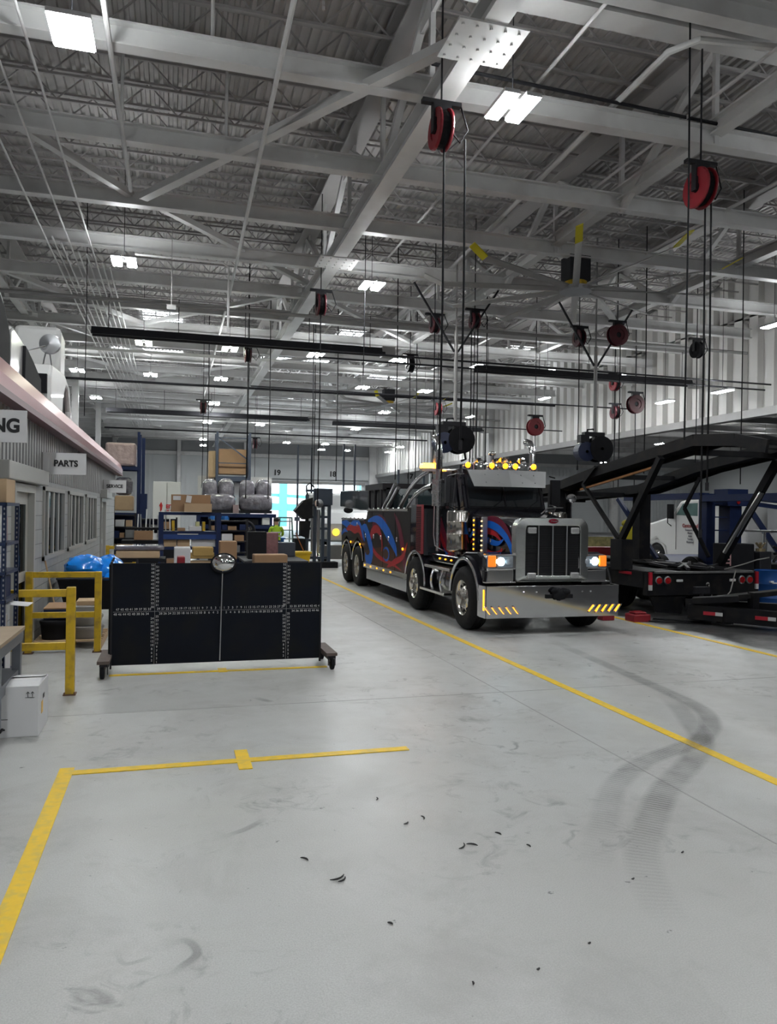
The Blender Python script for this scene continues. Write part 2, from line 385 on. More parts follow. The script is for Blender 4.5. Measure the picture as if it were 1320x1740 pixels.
# horizontal bracing in the plane of the bottom beams
def brace(p, q, w=.16, h=.14, m=WHITE_STEEL):
    b = MB(); b.beam(p, q, w, h); struct(b, 'roof_brace', m)
for y in (9.9, 17.5, 30, 42, 54, 66):
    if y < 12: brace((-.7, 17.6, 8.75), (3.9, 10.4, 8.75), .2)
    if y > 12: brace((-1.0, 17.9+y-17.5, 8.9), (-4.9, 12.2+y-17.5, 8.9))
for (p, q) in (((-1.0, 18, 9.0), (3.9, 23.5, 9.0)), ((-1, 30, 8.9), (3.9, 24, 8.9)), ((4.1, 24, 8.9), (9.4, 30, 8.9)), ((9.6, 18, 8.9), (15, 24, 8.9)),
               ((-5, 30, 8.9), (-1, 36, 8.9)), ((4.1, 36.5, 8.9), (9.4, 30.4, 8.9)), ((9.6, 36, 8.9), (15, 30, 8.9)), ((-1, 42, 8.9), (4, 36.5, 8.9)), ((4, 48, 8.9), (9.4, 42, 8.9))):
    brace(p, q)
# deep beams upper right
b = MB(); ibeam(b, (4.2, 10.9, 10.3), (XR, 10.9, 10.3), .45, .8, .05); struct(b, 'deep_roof_beam', WHITE_STEEL)
b = MB(); ibeam(b, (5.2, 8.9, 9.9), (XR, 8.9, 9.9), .5, .6, .05); struct(b, 'deep_roof_beam', WHITE_STEEL)
# steel columns
for k, (x, y) in enumerate(((XR-.15, 48.5), (XR-.15, 60.7), (-9.0, 36.3), (-9.0, 48.5), (-4.6, 40), (-4.6, 52))):
    b = MB(); ibeam(b, (x, y, 0), (x, y, 9.0)) if False else b.box(x-.15, x+.15, y-.15, y+.15, 0, CEIL-.5); struct(b, 'column', WHITE_STEEL)
# side-bay beams seen under the clerestory
for y in range(14, 78, 5):
    b = MB(); ibeam(b, (XR+.4, y, 8.7), (XE, y, 8.7), .3, .4); struct(b, 'side_bay_beam', WHITE_STEEL)
# skylights and their bars
for k, (x0, x1, y0, y1) in enumerate(((-1.5, .4, 37.0, 39.8), (8.2, 10.6, 38.5, 41.2), (18.0, 20.3, 39, 41.5), (9.4, 10.9, 10.2, 10.8), (5.0, 9.2, 46, 49.5), (-3, 1.5, 56, 59), (2, 5.5, 66, 68), (9, 13, 60, 63), (12, 16, 50, 53), (-3.5, .5, 47, 48.6), (15.5, 20, 62, 65))):
    b = MB(); b.box(x0, x1, y0, y1, CEIL-.05, CEIL-.02); w0 = struct(b, 'window_%d' % (k+1), SKYL)
    b = MB()
    for i in range(4): xx = x0+(x1-x0)*i/3; b.beam((xx, y0, CEIL-.09), (xx, y1, CEIL-.09), .06, .06)
    b.build('window_frame', WHITE_STEEL, w0)
# ---------------------------------------------------------------- painted lines on the floor
TAPE = P('yellow_floor_paint', (.80, .52, .008), .5, 0, .08, 30, dirt=(.66, .47, .06), dscale=14)
LZ = [.004]
def line(x0, x1, y0, y1, lab, skew=0):
    LZ[0] += .0006; b = MB(); b.box(x0, x1, y0, y1, 0.0005, LZ[0]); o = b.build('floor_marking', TAPE); tag(o, lab, 'floor line'); return o
line(4.17, 4.27, -2, 32, 'long yellow bay line running beside the tow truck')
line(8.0, 8.1, -2, 34, 'yellow bay line in front of the black trailers')
line(-.76, -.66, -2, 6.02, 'wide yellow line running down the lower left floor')
line(-.66, 1.86, 5.86, 5.95, 'yellow cross line across the floor in front of the board')
line(.50, .60, 5.70, 6.16, 'short yellow tick crossing the middle of the cross line')
line(-.66, 1.86, 9.23, 9.30, 'thin yellow line on the floor under the alignment board')
line(.555, .655, 9.20, 9.42, 'short yellow tick under the middle of the alignment board')
# expansion joints
JM = P('floor_joint', (.37, .37, .365), .8)
b = MB(); b.box(3.42, 3.432, 2, 30, 0.0003, .002); struct(b, 'floor_joint', JM)
b = MB(); b.box(-1.6, 8.5, 7.55, 7.562, 0.0003, .002); struct(b, 'floor_joint', JM)
# tire tracks curving across the bay line
def mark_mat(name, col, alpha, ws):
    m = bpy.data.materials.new(name); m.use_nodes = True; nt = m.node_tree; n = nt.nodes; l = nt.links; p = n['Principled BSDF']
    p.inputs['Base Color'].default_value = (*col, 1); p.inputs['Roughness'].default_value = .6
    uv = n.new('ShaderNodeUVMap'); uv.uv_map = 'UVMap'; wv = n.new('ShaderNodeTexWave'); wv.inputs['Scale'].default_value = ws; wv.inputs['Distortion'].default_value = 1.5; wv.inputs['Detail'].default_value = 2
    wv.bands_direction = 'Y'; l.new(uv.outputs[0], wv.inputs[0])
    sp = n.new('ShaderNodeSeparateXYZ'); l.new(uv.outputs[0], sp.inputs[0])
    ed = n.new('ShaderNodeMath'); ed.operation = 'PINGPONG'; ed.inputs[1].default_value = .5; l.new(sp.outputs[0], ed.inputs[0])
    e2 = n.new('ShaderNodeMapRange'); e2.inputs[1].default_value = 0; e2.inputs[2].default_value = .22; l.new(ed.outputs[0], e2.inputs[0])
    nz = n.new('ShaderNodeTexNoise'); nz.inputs['Scale'].default_value = 3; g = n.new('ShaderNodeNewGeometry'); l.new(g.outputs['Position'], nz.inputs[0])
    m1 = n.new('ShaderNodeMath'); m1.operation = 'MULTIPLY'; l.new(e2.outputs[0], m1.inputs[0]); l.new(nz.outputs['Fac'], m1.inputs[1])
    wr = n.new('ShaderNodeMapRange'); wr.inputs[3].default_value = .3; l.new(wv.outputs['Fac'], wr.inputs[0])
    m2 = n.new('ShaderNodeMath'); m2.operation = 'MULTIPLY'; l.new(m1.outputs[0], m2.inputs[0]); l.new(wr.outputs[0], m2.inputs[1])
    fd = n.new('ShaderNodeVertexColor') if False else None
    m3 = n.new('ShaderNodeMath'); m3.operation = 'MULTIPLY'; l.new(m2.outputs[0], m3.inputs[0]); m3.inputs[1].default_value = alpha; fm = n.new('ShaderNodeMapRange'); sy = n.new('ShaderNodeSeparateXYZ'); uf = n.new('ShaderNodeUVMap'); uf.uv_map = 'fade'; l.new(uf.outputs[0], sy.inputs[0]); fp = n.new('ShaderNodeMath'); fp.operation = 'PINGPONG'; fp.inputs[1].default_value = .5; l.new(sy.outputs[1], fp.inputs[0]); l.new(fp.outputs[0], fm.inputs[0]); fm.inputs[1].default_value = 0; fm.inputs[2].default_value = .3; m4 = n.new('ShaderNodeMath'); m4.operation = 'MULTIPLY'; l.new(m3.outputs[0], m4.inputs[0]); l.new(fm.outputs[0], m4.inputs[1]); m3 = m4
    tr = n.new('ShaderNodeBsdfTransparent'); mx = n.new('ShaderNodeMixShader'); l.new(m3.outputs[0], mx.inputs[0]); l.new(tr.outputs[0], mx.inputs[1]); l.new(p.outputs[0], mx.inputs[2])
    l.new(mx.outputs[0], n['Material Output'].inputs[0]); return m
def smooth_path(pts, n=10):
    out = []; P_ = [pts[0]]+list(pts)+[pts[-1]]
    for i in range(1, len(P_)-2):
        for k in range(n):
            t = k/n; p0, p1, p2, p3 = P_[i-1], P_[i], P_[i+1], P_[i+2]
            out.append(tuple(.5*((2*p1[j])+(-p0[j]+p2[j])*t+(2*p0[j]-5*p1[j]+4*p2[j]-p3[j])*t*t+(-p0[j]+3*p1[j]-3*p2[j]+p3[j])*t**3) for j in range(len(p1))))
    out.append(tuple(pts[-1])); return out
def flat_strip(name, pts, wd, mat, z=.012):
    pts = smooth_path(pts, 12); k = len(pts); vs = []; ln = 0; L = [0]
    for i, (x, y) in enumerate(pts):
        a = pts[max(i-1, 0)]; c = pts[min(i+1, k-1)]; dx, dy = c[0]-a[0], c[1]-a[1]; q = sqrt(dx*dx+dy*dy) or 1
        vs += [(x-dy/q*wd/2, y+dx/q*wd/2, z), (x+dy/q*wd/2, y-dx/q*wd/2, z)]
        if i: ln += sqrt((x-pts[i-1][0])**2+(y-pts[i-1][1])**2); L.append(ln)
    me = bpy.data.meshes.new(name); me.from_pydata(vs, [], [(2*i, 2*i+1, 2*i+3, 2*i+2) for i in range(k-1)]); me.materials.append(mat)
    uv = me.uv_layers.new(name='UVMap'); uf = me.uv_layers.new(name='fade')
    for p in me.polygons:
        for li in p.loop_indices:
            vi = me.loops[li].vertex_index; uv.data[li].uv = (vi % 2, L[vi//2]); uf.data[li].uv = (vi % 2, L[vi//2]/L[-1])
    o = bpy.data.objects.new(name, me); COL.objects.link(o); return o
TRK = mark_mat('tread_print', (.17, .165, .16), .75, 8)
SCF = mark_mat('scuff_print', (.16, .16, .155), .65, .7)
# ================================================================ TIRE TRACKS AND STAINS
t = flat_strip('tire_track', [(5.59, 10.9), (5.31, 8.29), (5.18, 7.12), (5.07, 6.46), (4.78, 5.94), (4.37, 5.55), (3.99, 5.36), (3.5, 5.12), (3.0, 4.71), (2.6, 4.18), (2.26, 3.7), (2.1, 3.4)], .22, TRK)
tag(t, 'outer dark tire track curving from the truck across the yellow line', 'tire track')
t = flat_strip('tire_track', [(5.1, 7.3), (4.95, 6.72), (4.66, 6.11), (4.37, 5.55), (3.98, 5.13), (3.31, 4.57), (2.88, 4.11), (2.58, 3.76), (2.36, 3.35), (2.25, 3.0)], .24, TRK, .0125)
tag(t, 'inner dark tire track crossing the yellow line nearer the camera', 'tire track')
for k, (pts, wd, lab) in enumerate((
    ([(-.02, 3.42), (.08, 3.47), (.13, 3.36), (.06, 3.27), (.0, 3.2)], .05, 'curled dark scuff on the lower left floor'),
    ([(.82, 7.86), (.9, 7.72), (1.0, 7.60)], .09, 'dark scuff on the floor in front of the board'),
    ([(-.2, 3.45), (-.16, 3.35), (-.05, 3.38)], .03, 'faint hooked scuff left of the curled scuff'),
    ([(.28, 4.5), (.45, 4.6), (.6, 4.75)], .06, 'faint diagonal smear below the yellow cross line'))):
    tag(flat_strip('floor_stain', pts, wd, SCF, .013+.0004*k), lab, 'stain')
BIT = P('dark_rubber_bit', (.03, .03, .03), .8)
for k, (x, y, l_, a) in enumerate(((1.41, 4.47, .05, .3), (1.54, 4.53, .06, 1.2), (1.63, 4.08, .09, .5), (1.69, 4.10, .07, 2.2), (.73, 4.15, .06, 1.9), (.86, 3.88, .10, .1), (.88, 3.86, .07, .4),
        (1.34, 4.9, .05, .9), (2.35, 3.5, .025, 0), (2.81, 3.71, .03, .2), (1.81, 3.02, .018, 0), (1.9, 4.2, .05, 1.7), (2.0, 4.0, .04, 1.4), (1.0, 3.4, .03, 2), (1.5, 2.9, .02, 0), (1.2, 2.88, .02, 1))):
    b = MB(); r = .004; n = 5
    b.tube([(x+l_*(i/n-.5)*cos(a+i*.15), y+l_*(i/n-.5)*sin(a+i*.15), .006) for i in range(n+1)], [.002, r, r*1.2, r*1.1, r, .002], 6)
    o = b.build('rubber_shaving', BIT); tag(o, 'small dark rubber shaving lying on the grey floor', 'debris', 'rubber shavings scattered on the floor')
# ================================================================ CEILING LAMPS
LH = P('lamp_housing', (.45, .45, .46), .4, 0)
def lamp(label, x, y, z=7.9, kind=0, warm=False, rod=True):
    t = thing('ceiling_lamp', label, 'ceiling lamp', (x, y, z))
    m = LIGHTG if warm else LIGHTM
    if kind == 0:   panels = ((-.27, -.07, -.36, .36), (.07, .27, -.36, .36))
    elif kind == 1: panels = ((-.24, .24, -.34, .34),)
    else:           panels = ((-.13, .13, -.42, .42),)
    for (a, c, d, e) in panels:
        b = MB(); b.box(x+a-.02, x+c+.02, y+d-.02, y+e+.02, z+.01, z+.07); b.build('housing', LH, t)
        b = MB(); b.box(x+a, x+c, y+d, y+e, z-.012, z+.008); b.build('diffuser', m, t)
        b = MB(); b.box(x+a+.03, x+c-.03, y+d+.03, y+e-.03, z+.072, z+.078); b.build('added_uplight_panel', UPL, t)  # added upward-glowing panel, hidden from below by the housing
    if kind == 0:
        b = MB(); b.box(x-.08, x+.08, y-.06, y+.06, z+.02, z+.12); b.build('ballast_box', LH, t)
    if rod:
        b = MB(); b.cyl((x, y, z+.07), (x, y, CEIL-.6 if x < XR else 9.35), .008, n=5); b.build('hanger', DARK_STEEL, t)
    return t
def ordn(i): return ['first', 'second', 'third', 'fourth', 'fifth', 'sixth', 'seventh', 'eighth', 'ninth', 'tenth', 'eleventh'][i]
cols = [-4.03, -1.1, 2.0, 5.1, 8.55, 11.8, 15.0, 18.2]
rows = {10.38: [(-1.3, 1), (4.75, 0), (10.9, 0)], 19.6: [(-1.2, 0), (5.0, 0), (17.9, 2)],
        28.9: [(-1.06, 0), (1.98, 0), (5.2, 0), (8.46, 0), (11.78, 2), (14.98, 2), (18.3, 2)],
        35.6: [(-4.03, 0), (-1.0, 0), (2.06, 0), (8.7, 0), (11.85, 0), (18.3, 2)],
        44.0: [(-4.03, 0), (2.2, 0), (12.1, 0), (17.6, 2)], 53.5: [(2.22, 0), (5.8, 0), (12.6, 0), (19.5, 2)],
        66.4: [(2.44, 0), (9.5, 0), (12.9, 0), (19.8, 0)], 72.4: [(2.67, 0), (13.7, 0), (16.2, 0), (20.4, 0)]}
rn = ['nearest', 'second', 'third', 'fourth', 'fifth', 'sixth', 'seventh', 'farthest']
for ri, (y, ls) in enumerate(rows.items()):
    for ci, (x, k) in enumerate(ls):
        if ri == 0 and ci == 2: continue
        desc = ['bright twin-panel ceiling lamp', 'large single-panel ceiling lamp', 'slim bright ceiling lamp'][k]
        lamp('%s, %s from the left in the %s row of lamps' % (desc, ordn(ci), rn[ri]), x, y, 7.9, k, warm=(y == 28.9 and ci < 2))
for (x, y, z, lab) in ((18.4, 22.5, 6.3, 'slim lamp hanging before the ribbed clerestory, lower right one'), (18.3, 25.6, 6.35, 'slim lamp hanging before the ribbed clerestory, left one'),
                       (27.2, 40, 7.6, 'side bay lamp seen under the clerestory near its left end'), (36.5, 51.7, 7.6, 'side bay lamp above the trailer track crossing'),
                       (41.5, 51, 7.6, 'side bay lamp above the right trailer track'), (43.6, 48.5, 7.6, 'side bay lamp at the right edge of the view'),
                       (30.3, 49.2, 7.6, 'side bay lamp behind the hanging exhaust reel'), (30.4, 59.6, 7.6, 'small side bay lamp above the tow truck windshield'),
                       (37.6, 65.2, 7.6, 'small side bay lamp beside the exhaust reel'), (50, 60, 7.6, 'small side bay lamp under the right trailer track'), (26, 70, 7.6, 'small lamp low over the far wall, first one right of the truck roof lamps'),
                       (34, 71, 7.6, 'small lamp low over the far wall behind the left trailer track'), (44, 72, 7.6, 'small lamp low over the far wall between the trailer tracks'), (56, 72, 7.6, 'small lamp low over the far wall under the right trailer track'), (28, 60, 7.6, 'small side bay lamp left of the exhaust reel')):
    lamp(lab, x, y, z, 2)
# lamps over the part of the shop behind the camera light the near floor
for (x, y) in ((-1.3, 1.2), (4.7, 1.2), (10.9, 1.2), (17, 1.2), (-1.3, -6.5), (4.7, -6.5), (10.9, -6.5), (12.5, 10.38)):
    lamp('twin-panel ceiling lamp over the floor behind the camera', x, y, 7.9 if x < 20 else 7.6, 0)['group'] = 'lamps behind the camera'
# ================================================================ CEILING FANS
FANW = P('fan_blade_aluminium', (.42, .42, .41), .35, .3)
FANY = P('fan_tip_yellow', (.62, .55, .03), .4)
def fan(x, y, z, r, lab, a0, drop):
    t = thing('ceiling_fan', lab, 'ceiling fan', (x, y, z))
    for k in range(10):
        a = a0+k*pi/5; d = Vector((cos(a), sin(a), 0)); s_ = Vector((-sin(a), cos(a), 0)); c = Vector((x, y, z))
        def sec(d0, d1, w0, w1, dz0, dz1):
            b = MB(); vs = []
            for dd, ww, zz in ((d0, w0, dz0), (d1, w1, dz1)):
                p = c+d*dd+Vector((0, 0, zz)); vs += [p-s_*ww/2+Vector((0, 0, -.03)), p+s_*ww/2+Vector((0, 0, .03)), p+s_*ww/2+Vector((0, 0, .06)), p-s_*ww/2]
            b.add(vs, [(0, 1, 2, 3), (7, 6, 5, 4), (0, 4, 5, 1), (1, 5, 6, 2), (2, 6, 7, 3), (3, 7, 4, 0)]); return b
        bl = sec(.3, r-.45, .18, .15, 0, 0).build('blade', FANW, t)
        sec(r-.45, r, .17, .16, 0, .2).build('blade_tip', FANY if k in (0, 1, 2, 9) else FANW, bl)
    b = MB(); b.cyl((x, y, z-.06), (x, y, z+.05), .42, n=20); b.build('hub', CHROME_D, t)
    b = MB(); b.cyl((x, y, z+.05), (x, y, z+.2), .3, n=16); b.build('hub_ring', YELLOW, t)
    b = MB(); b.box(x-.3, x+.3, y-.25, y+.25, z+.2, z+.85); b.build('motor', DARK_STEEL, t)
    b = MB(); b.cyl((x, y, z+.85), (x, y, z+drop), .07, n=8); b.build('mast', GREY_STEEL, t)
    return t
fan(10.22, 18.2, 7.9, 4.05, 'large many-bladed ceiling fan with yellow tips over the right bay', radians(-118.4), 2.6)
fan(11.45, 40.8, 7.9, 3.6, 'distant many-bladed ceiling fan above the tow truck', radians(-80), 2.6)
# ================================================================ HOSE REELS
def ring(b, c, r, rr, n=20, ax='x'):
    pr = [(r+rr*cos(2*pi*i/8), rr*sin(2*pi*i/8)) for i in range(9)]; b.lathe(pr, c, ax, n)
def reel(x, y, z, lab, col, r=.30, hose=((0, 2.6),), zt=10.62, face='x', grp=None):
    t = thing('hose_reel', lab, 'hose reel', (x, y, z), grp)
    ax = face
    for s_ in (-1, 1):
        b = MB(); b.lathe([(r*.25, s_*.09), (r*.55, s_*.09), (r*.55, s_*.11), (r*.95, s_*.11), (r, s_*.09), (r, s_*.07), (r*.25, s_*.07)], (x, y, z), ax, 22)
        b.build('side_plate', col, t)
    b = MB(); b.lathe([(r*.2, -.07), (r*.85, -.06), (r*.9, 0), (r*.85, .06), (r*.2, .07)], (x, y, z), ax, 20); b.build('coiled_hose', BLACK, t)
    b = MB(); b.box(x-.14, x+.14, y-.06, y+.06, z-.05, z+r+.06); b.box(x-.3, x+.3, y-.05, y+.05, z+r+.06, z+r+.12)
    b.build('bracket', DARK_STEEL, t)
    b = MB(); b.tube([(x+.1, y, z+r+.05), (x+.3, y, z+r+.1), (x+.42, y, z+.05), (x+.3, y, z-.15), (x+.16, y, z)], .014, 6); b.build('feed_loop', BLACK, t)
    for dx, zb in hose:
        b = MB(); b.tube([(x+dx, y, z-r*.3), (x+dx+.01, y, (z+zb)/2), (x+dx-.01, y, zb)], .016, 6); b.build('hanging_hose', BLACK, t)
        b = MB(); b.cyl((x+dx-.01, y, zb), (x+dx-.01, y, zb-.14), .03, n=8); b.build('nozzle', DARK_STEEL, t)
    b = MB(); b.beam((x, y, z+r+.12), (x, y, zt), .022, .022); b.build('drop_bar', DARK_STEEL, t)
    return t
reel(3.73, 10.63, 7.55, 'dark red hose reel with two long hoses, hung left of the twin lamp', RED, .30, ((.05, 2.7), (.38, 3.0)))
reel(8.57, 11.09, 7.5, 'dark red hose reel hanging nearest the right edge of the photo', RED, .34, ((.1, 1.7), (.22, 2.5)))
for (x, y, z, lab, col, r, h) in ((3.79, 20.4, 7.5, 'dark hose reel under the cross beam above the alignment board', DARKRED, .30, ((0, 2.2),)),
        (7.5, 21.7, 7.55, 'dark hose reel left of the pair over the tow truck', DARKRED, .24, ((0, 3),)), (8.5, 21.0, 7.6, 'dark hose reel right of the pair over the tow truck', DARKRED, .24, ((.1, 3), (-.1, 3.2))),
        (12.4, 21.8, 7.55, 'dark red hose reel under the large fan blade', DARKRED, .28, ((0, 3.5),)), (13.4, 21.2, 7.6, 'dark red hose reel right of the large fan', DARKRED, .34, ((.1, 2.8),)),
        (16.95, 22.0, 7.55, 'black hose reel before the ribbed clerestory', BLACK, .28, ((0, 3),)), (8.7, 28.0, 7.6, 'pair of black hose reels beyond the tow truck beacon', BLACK, .30, ((0, 3),)),
        (2.6, 28.4, 7.6, 'small dark hose reel under the long black heater tube', DARKRED, .25, ((0, 2.5),)), (16.2, 24.4, 6.0, 'dark red hose reel low before the clerestory', DARKRED, .34, ((0, 3),)),
        (17.6, 28.0, 7.4, 'small red hose reel under the right heater tube', RED, .3, ((0, 3),)), (13.0, 26.0, 5.2, 'dark red hose reel above the black trailer track', RED, .33, ((0, 3),)),
        (10.9, 31.0, 6.4, 'small red hose reel above the roof lights of the truck', RED, .28, ((0, 4),)), (1.2, 33, 6.2, 'small dark hose reel over the blue shelving', DARKRED, .25, ((0, 3),)),
        (19.2, 30.5, 6.6, 'small dark reel far right before the clerestory', DARKRED, .3, ((0, 4),)), (4.8, 47, 6.0, 'distant dark hose reel near the open doors', DARKRED, .3, ((0, 3),))):
    reel(x, y, z, lab, col, r, h, face='y' if r > .32 else 'x')
# exhaust hose reels on chrome ducts
for (x, y, z, lab) in ((7.85, 20.8, 4.05, 'big black exhaust hose reel hanging above the tow truck cab'), (12.7, 21.3, 4.0, 'big black exhaust hose reel hanging beside the trailer tracks')):
    t = thing('exhaust_hose_reel', lab, 'exhaust reel', (x, y, z))
    b = MB(); b.lathe([(.05, -.22), (.40, -.2), (.40, -.17), (.26, -.16), (.26, .16), (.40, .17), (.40, .2), (.05, .22)], (x+.15, y, z), 'y', 24); b.build('drum', BLACK, t)
    for k in range(3):
        b = MB(); ring(b, (x+.15, y-.1+k*.1, z), .33-.02*k, .05, 22, 'y'); b.build('coiled_hose', DARK_STEEL, t)
    b = MB(); b.lathe([(.05, -.18), (.30, -.16), (.30, .16), (.05, .18)], (x-.36, y, z-.1), 'y', 20); b.build('second_drum', P('dark_blue_drum', (.012, .02, .06), .4), t)
    b = MB(); b.box(x-.4, x+.3, y-.1, y+.1, z+.4, z+.52); b.box(x-.05, x+.05, y-.08, y+.08, z, z+.45); b.box(x-.55, x-.25, y-.12, y+.12, z+.2, z+.42); b.build('bracket', DARK_STEEL, t)
    b = MB(); b.cyl((x, y, z+.5), (x, y, 7.2), .055, n=12); b.box(x-.02, x+.02, y-.02, y+.02, 7.2, 10.62); b.build('duct', GREY_STEEL, t)
    b = MB(); b.tube([(x-.3, y, z+.35), (x-.25, y, z+.6), (x-.05, y, z+.62), (x+.02, y, z+.45)], .03, 6)
    b.tube([(x+.3, y, z-.3), (x+.34, y, z-.55), (x+.2, y, z-.6)], .035, 6); b.build('looped_hose', BLACK, t)
    for s_ in (-1, 1):
        b = MB(); b.beam((x+s_*.05, y, 6.6), (x+s_*1.3, y, 8.5), .05, .05); b.build('stay', DARK_STEEL, t)
# hanging cables
for k, (x, y, zb, r) in enumerate(((4.9, 20.0, 5.6, .012), (1.4, 33, 2.5, .02), (3.6, 30, 2.4, .02), (5.3, 30, 2.3, .02), (7.0, 24, 3.0, .016), (6.5, 31, 3.2, .02),
        (9.7, 24, 2.9, .016), (11.0, 26, 3.0, .02), (9.6, 30, 3.0, .02), (13.6, 20, 3.2, .016), (7.65, 10.2, 3.1, .014), (14.5, 17, 2.8, .014), (-2.3, 22, 4.4, .012), (6.1, 34, 3.0, .02), (2.4, 26, 3.0, .016))):
    b = MB(); b.tube([(x, y, 10.62), (x+.02, y, (10.6+zb)/2), (x, y, zb)], r, 6)
    tag(b.build('hanging_cable', BLACK), 'thin black cable hanging straight down from the roof steel', 'cable', 'black cables hanging from the roof')
# ================================================================ HEATER TUBES, PIPES, CONDUITS
for (x0, x1, y, z, lab) in ((-2.5, 7.0, 25.6, 7.45, 'long black radiant heater tube crossing above the alignment board'), (11.0, 20.6, 27, 7.4, 'long black radiant heater tube before the clerestory'),
                            (-3.6, 7.8, 45.2, 7.4, 'black radiant heater tube, second one back over the racks'), (9.5, 19.5, 46.5, 7.4, 'black radiant heater tube, second one back on the right')):
    t = thing('radiant_heater', lab, 'heater', ((x0+x1)/2, y, z))
    b = MB(); b.prism([(y-.22, z-.08), (y-.12, z+.16), (y+.12, z+.16), (y+.22, z-.08), (y+.18, z-.08), (y+.1, z+.12), (y-.1, z+.12), (y-.18, z-.08)], 'x', x0, x1); b.build('reflector', DARK_STEEL, t)
    b = MB(); b.cyl((x0+.2, y, z), (x1-.2, y, z), .05, n=8); b.build('burner_tube', DARK_STEEL, t)
    b = MB(); b.box(x1-.1, x1+.35, y-.18, y+.18, z-.15, z+.2); b.build('burner_box', GREY_STEEL, t)
    for i in range(5):
        xx = x0+.5+(x1-x0-1)*i/4; b = MB(); b.tube([(xx, y, z+.16), (xx, y, 8.7)], .012, 5); b.build('hanger', DARK_STEEL, t)
def pipe(pts, r, lab, mat=WHITE_STEEL, cat='pipe', grp=None):
    b = MB(); b.tube(pts, r, 8); o = b.build('roof_pipe', mat, smooth=True); tag(o, lab, cat, grp); return o
pipe([(3.9, 11.6, 9.1), (20.5, 12.3, 9.1)], .03, 'dark thin pipe crossing under the roof behind the twin lamp', DARK_STEEL)
pipe([(9.0, 9.7, 9.15), (7.6, 9.9, 9.15), (7.35, 10.3, 9.15), (7.4, 12, 9.15), (8.2, 30, 9.15)], .055, 'white pipe with a bend running back from the upper right', WHITE_STEEL)
pipe([(8.8, 8, 9.1), (9.0, 60, 9.1)], .03, 'white pipe running back beside the right truss')
pipe([(6.0, 8, 9.4), (6.0, 60, 9.4)], .03, 'white pipe running back right of the twin lamp')
pipe([(12.2, 8, 9.0), (12.2, 60, 9.0)], .04, 'white pipe running back over the trailers')
for k in range(9):
    x = -3.1+k*.17; 
    pipe([(x, 20+k*.3 if k % 3 else 7, 8.55+.04*(k % 2)), (x+.1, 64, 8.55+.04*(k % 2))], .022, 'thin white conduit in the bundle running back above the office', WHITE_STEEL, 'conduit', 'white conduits bundled above the office')
pipe([(1.42, 8, 8.6), (1.62, 24, 8.6), (1.7, 46, 8.6)], .04, 'white sprinkler pipe running back above the alignment board', WHITE_STEEL)
pipe([(-.98, 8, 8.62), (-.93, 17, 8.62)], .04, 'short white pipe beside the single-panel lamp', WHITE_STEEL)
pipe([(-1.0, 20.5, 8.4), (1.2, 20.5, 8.4), (1.35, 20.5, 8.3), (1.35, 20.5, 6.6)], .03, 'white conduit turning down beside the second-row lamp', WHITE_STEEL)
for k, (x, y) in enumerate(((.5, 12.1), (.9, 15.0), (-1.0, 15.1))):
    pipe([(x, y, 9.0), (x, y, 10.7)], .03, 'short white hanger rod above the cross beams', WHITE_STEEL, 'rod', 'white hanger rods between the beams')
b = MB(); 
for i in range(26): b.cyl((1.95-.003*i, 10.6, 8.95+i*.07), (1.95-.003*(i+1), 10.6, 9.0+i*.07), .022, n=6)
tag(b.build('hanging_chain', WHITE_STEEL), 'pale chain hanging beside the upper cross beam', 'chain')
for k in range(7):
    y = 24+k*7.5; pipe([(-5, y, 8.1), (20.7, y, 8.1)], .06, 'long horizontal pipe crossing the roof, number %s back' % ['one', 'two', 'three', 'four', 'five', 'six', 'seven'][k], [GREY_STEEL, WHITE_STEEL, DARK_STEEL][k % 3])
for (y, z, x0) in ((22.6, 6.75, 4.2), (22.9, 6.6, 4.2), (31.5, 7.0, 3.0), (38.0, 6.6, 6.0)):
    pipe([(x0, y, z), (20.8, y+.3, z)], .03, 'dark thin cable track crossing the shop at row %s' % {22.6: 'one', 22.9: 'two', 31.5: 'three', 38.0: 'four'}[y], DARK_STEEL, 'cable track')
b = MB(); b.box(-.2, .03, 20.2, 20.4, 7.0, 7.12); b.box(-.1, -.08, 20.29, 20.31, 7.12, 10.62); t = b.build('junction_box', GREY_STEEL); tag(t, 'small grey box hanging right of the second-row lamp', 'box')
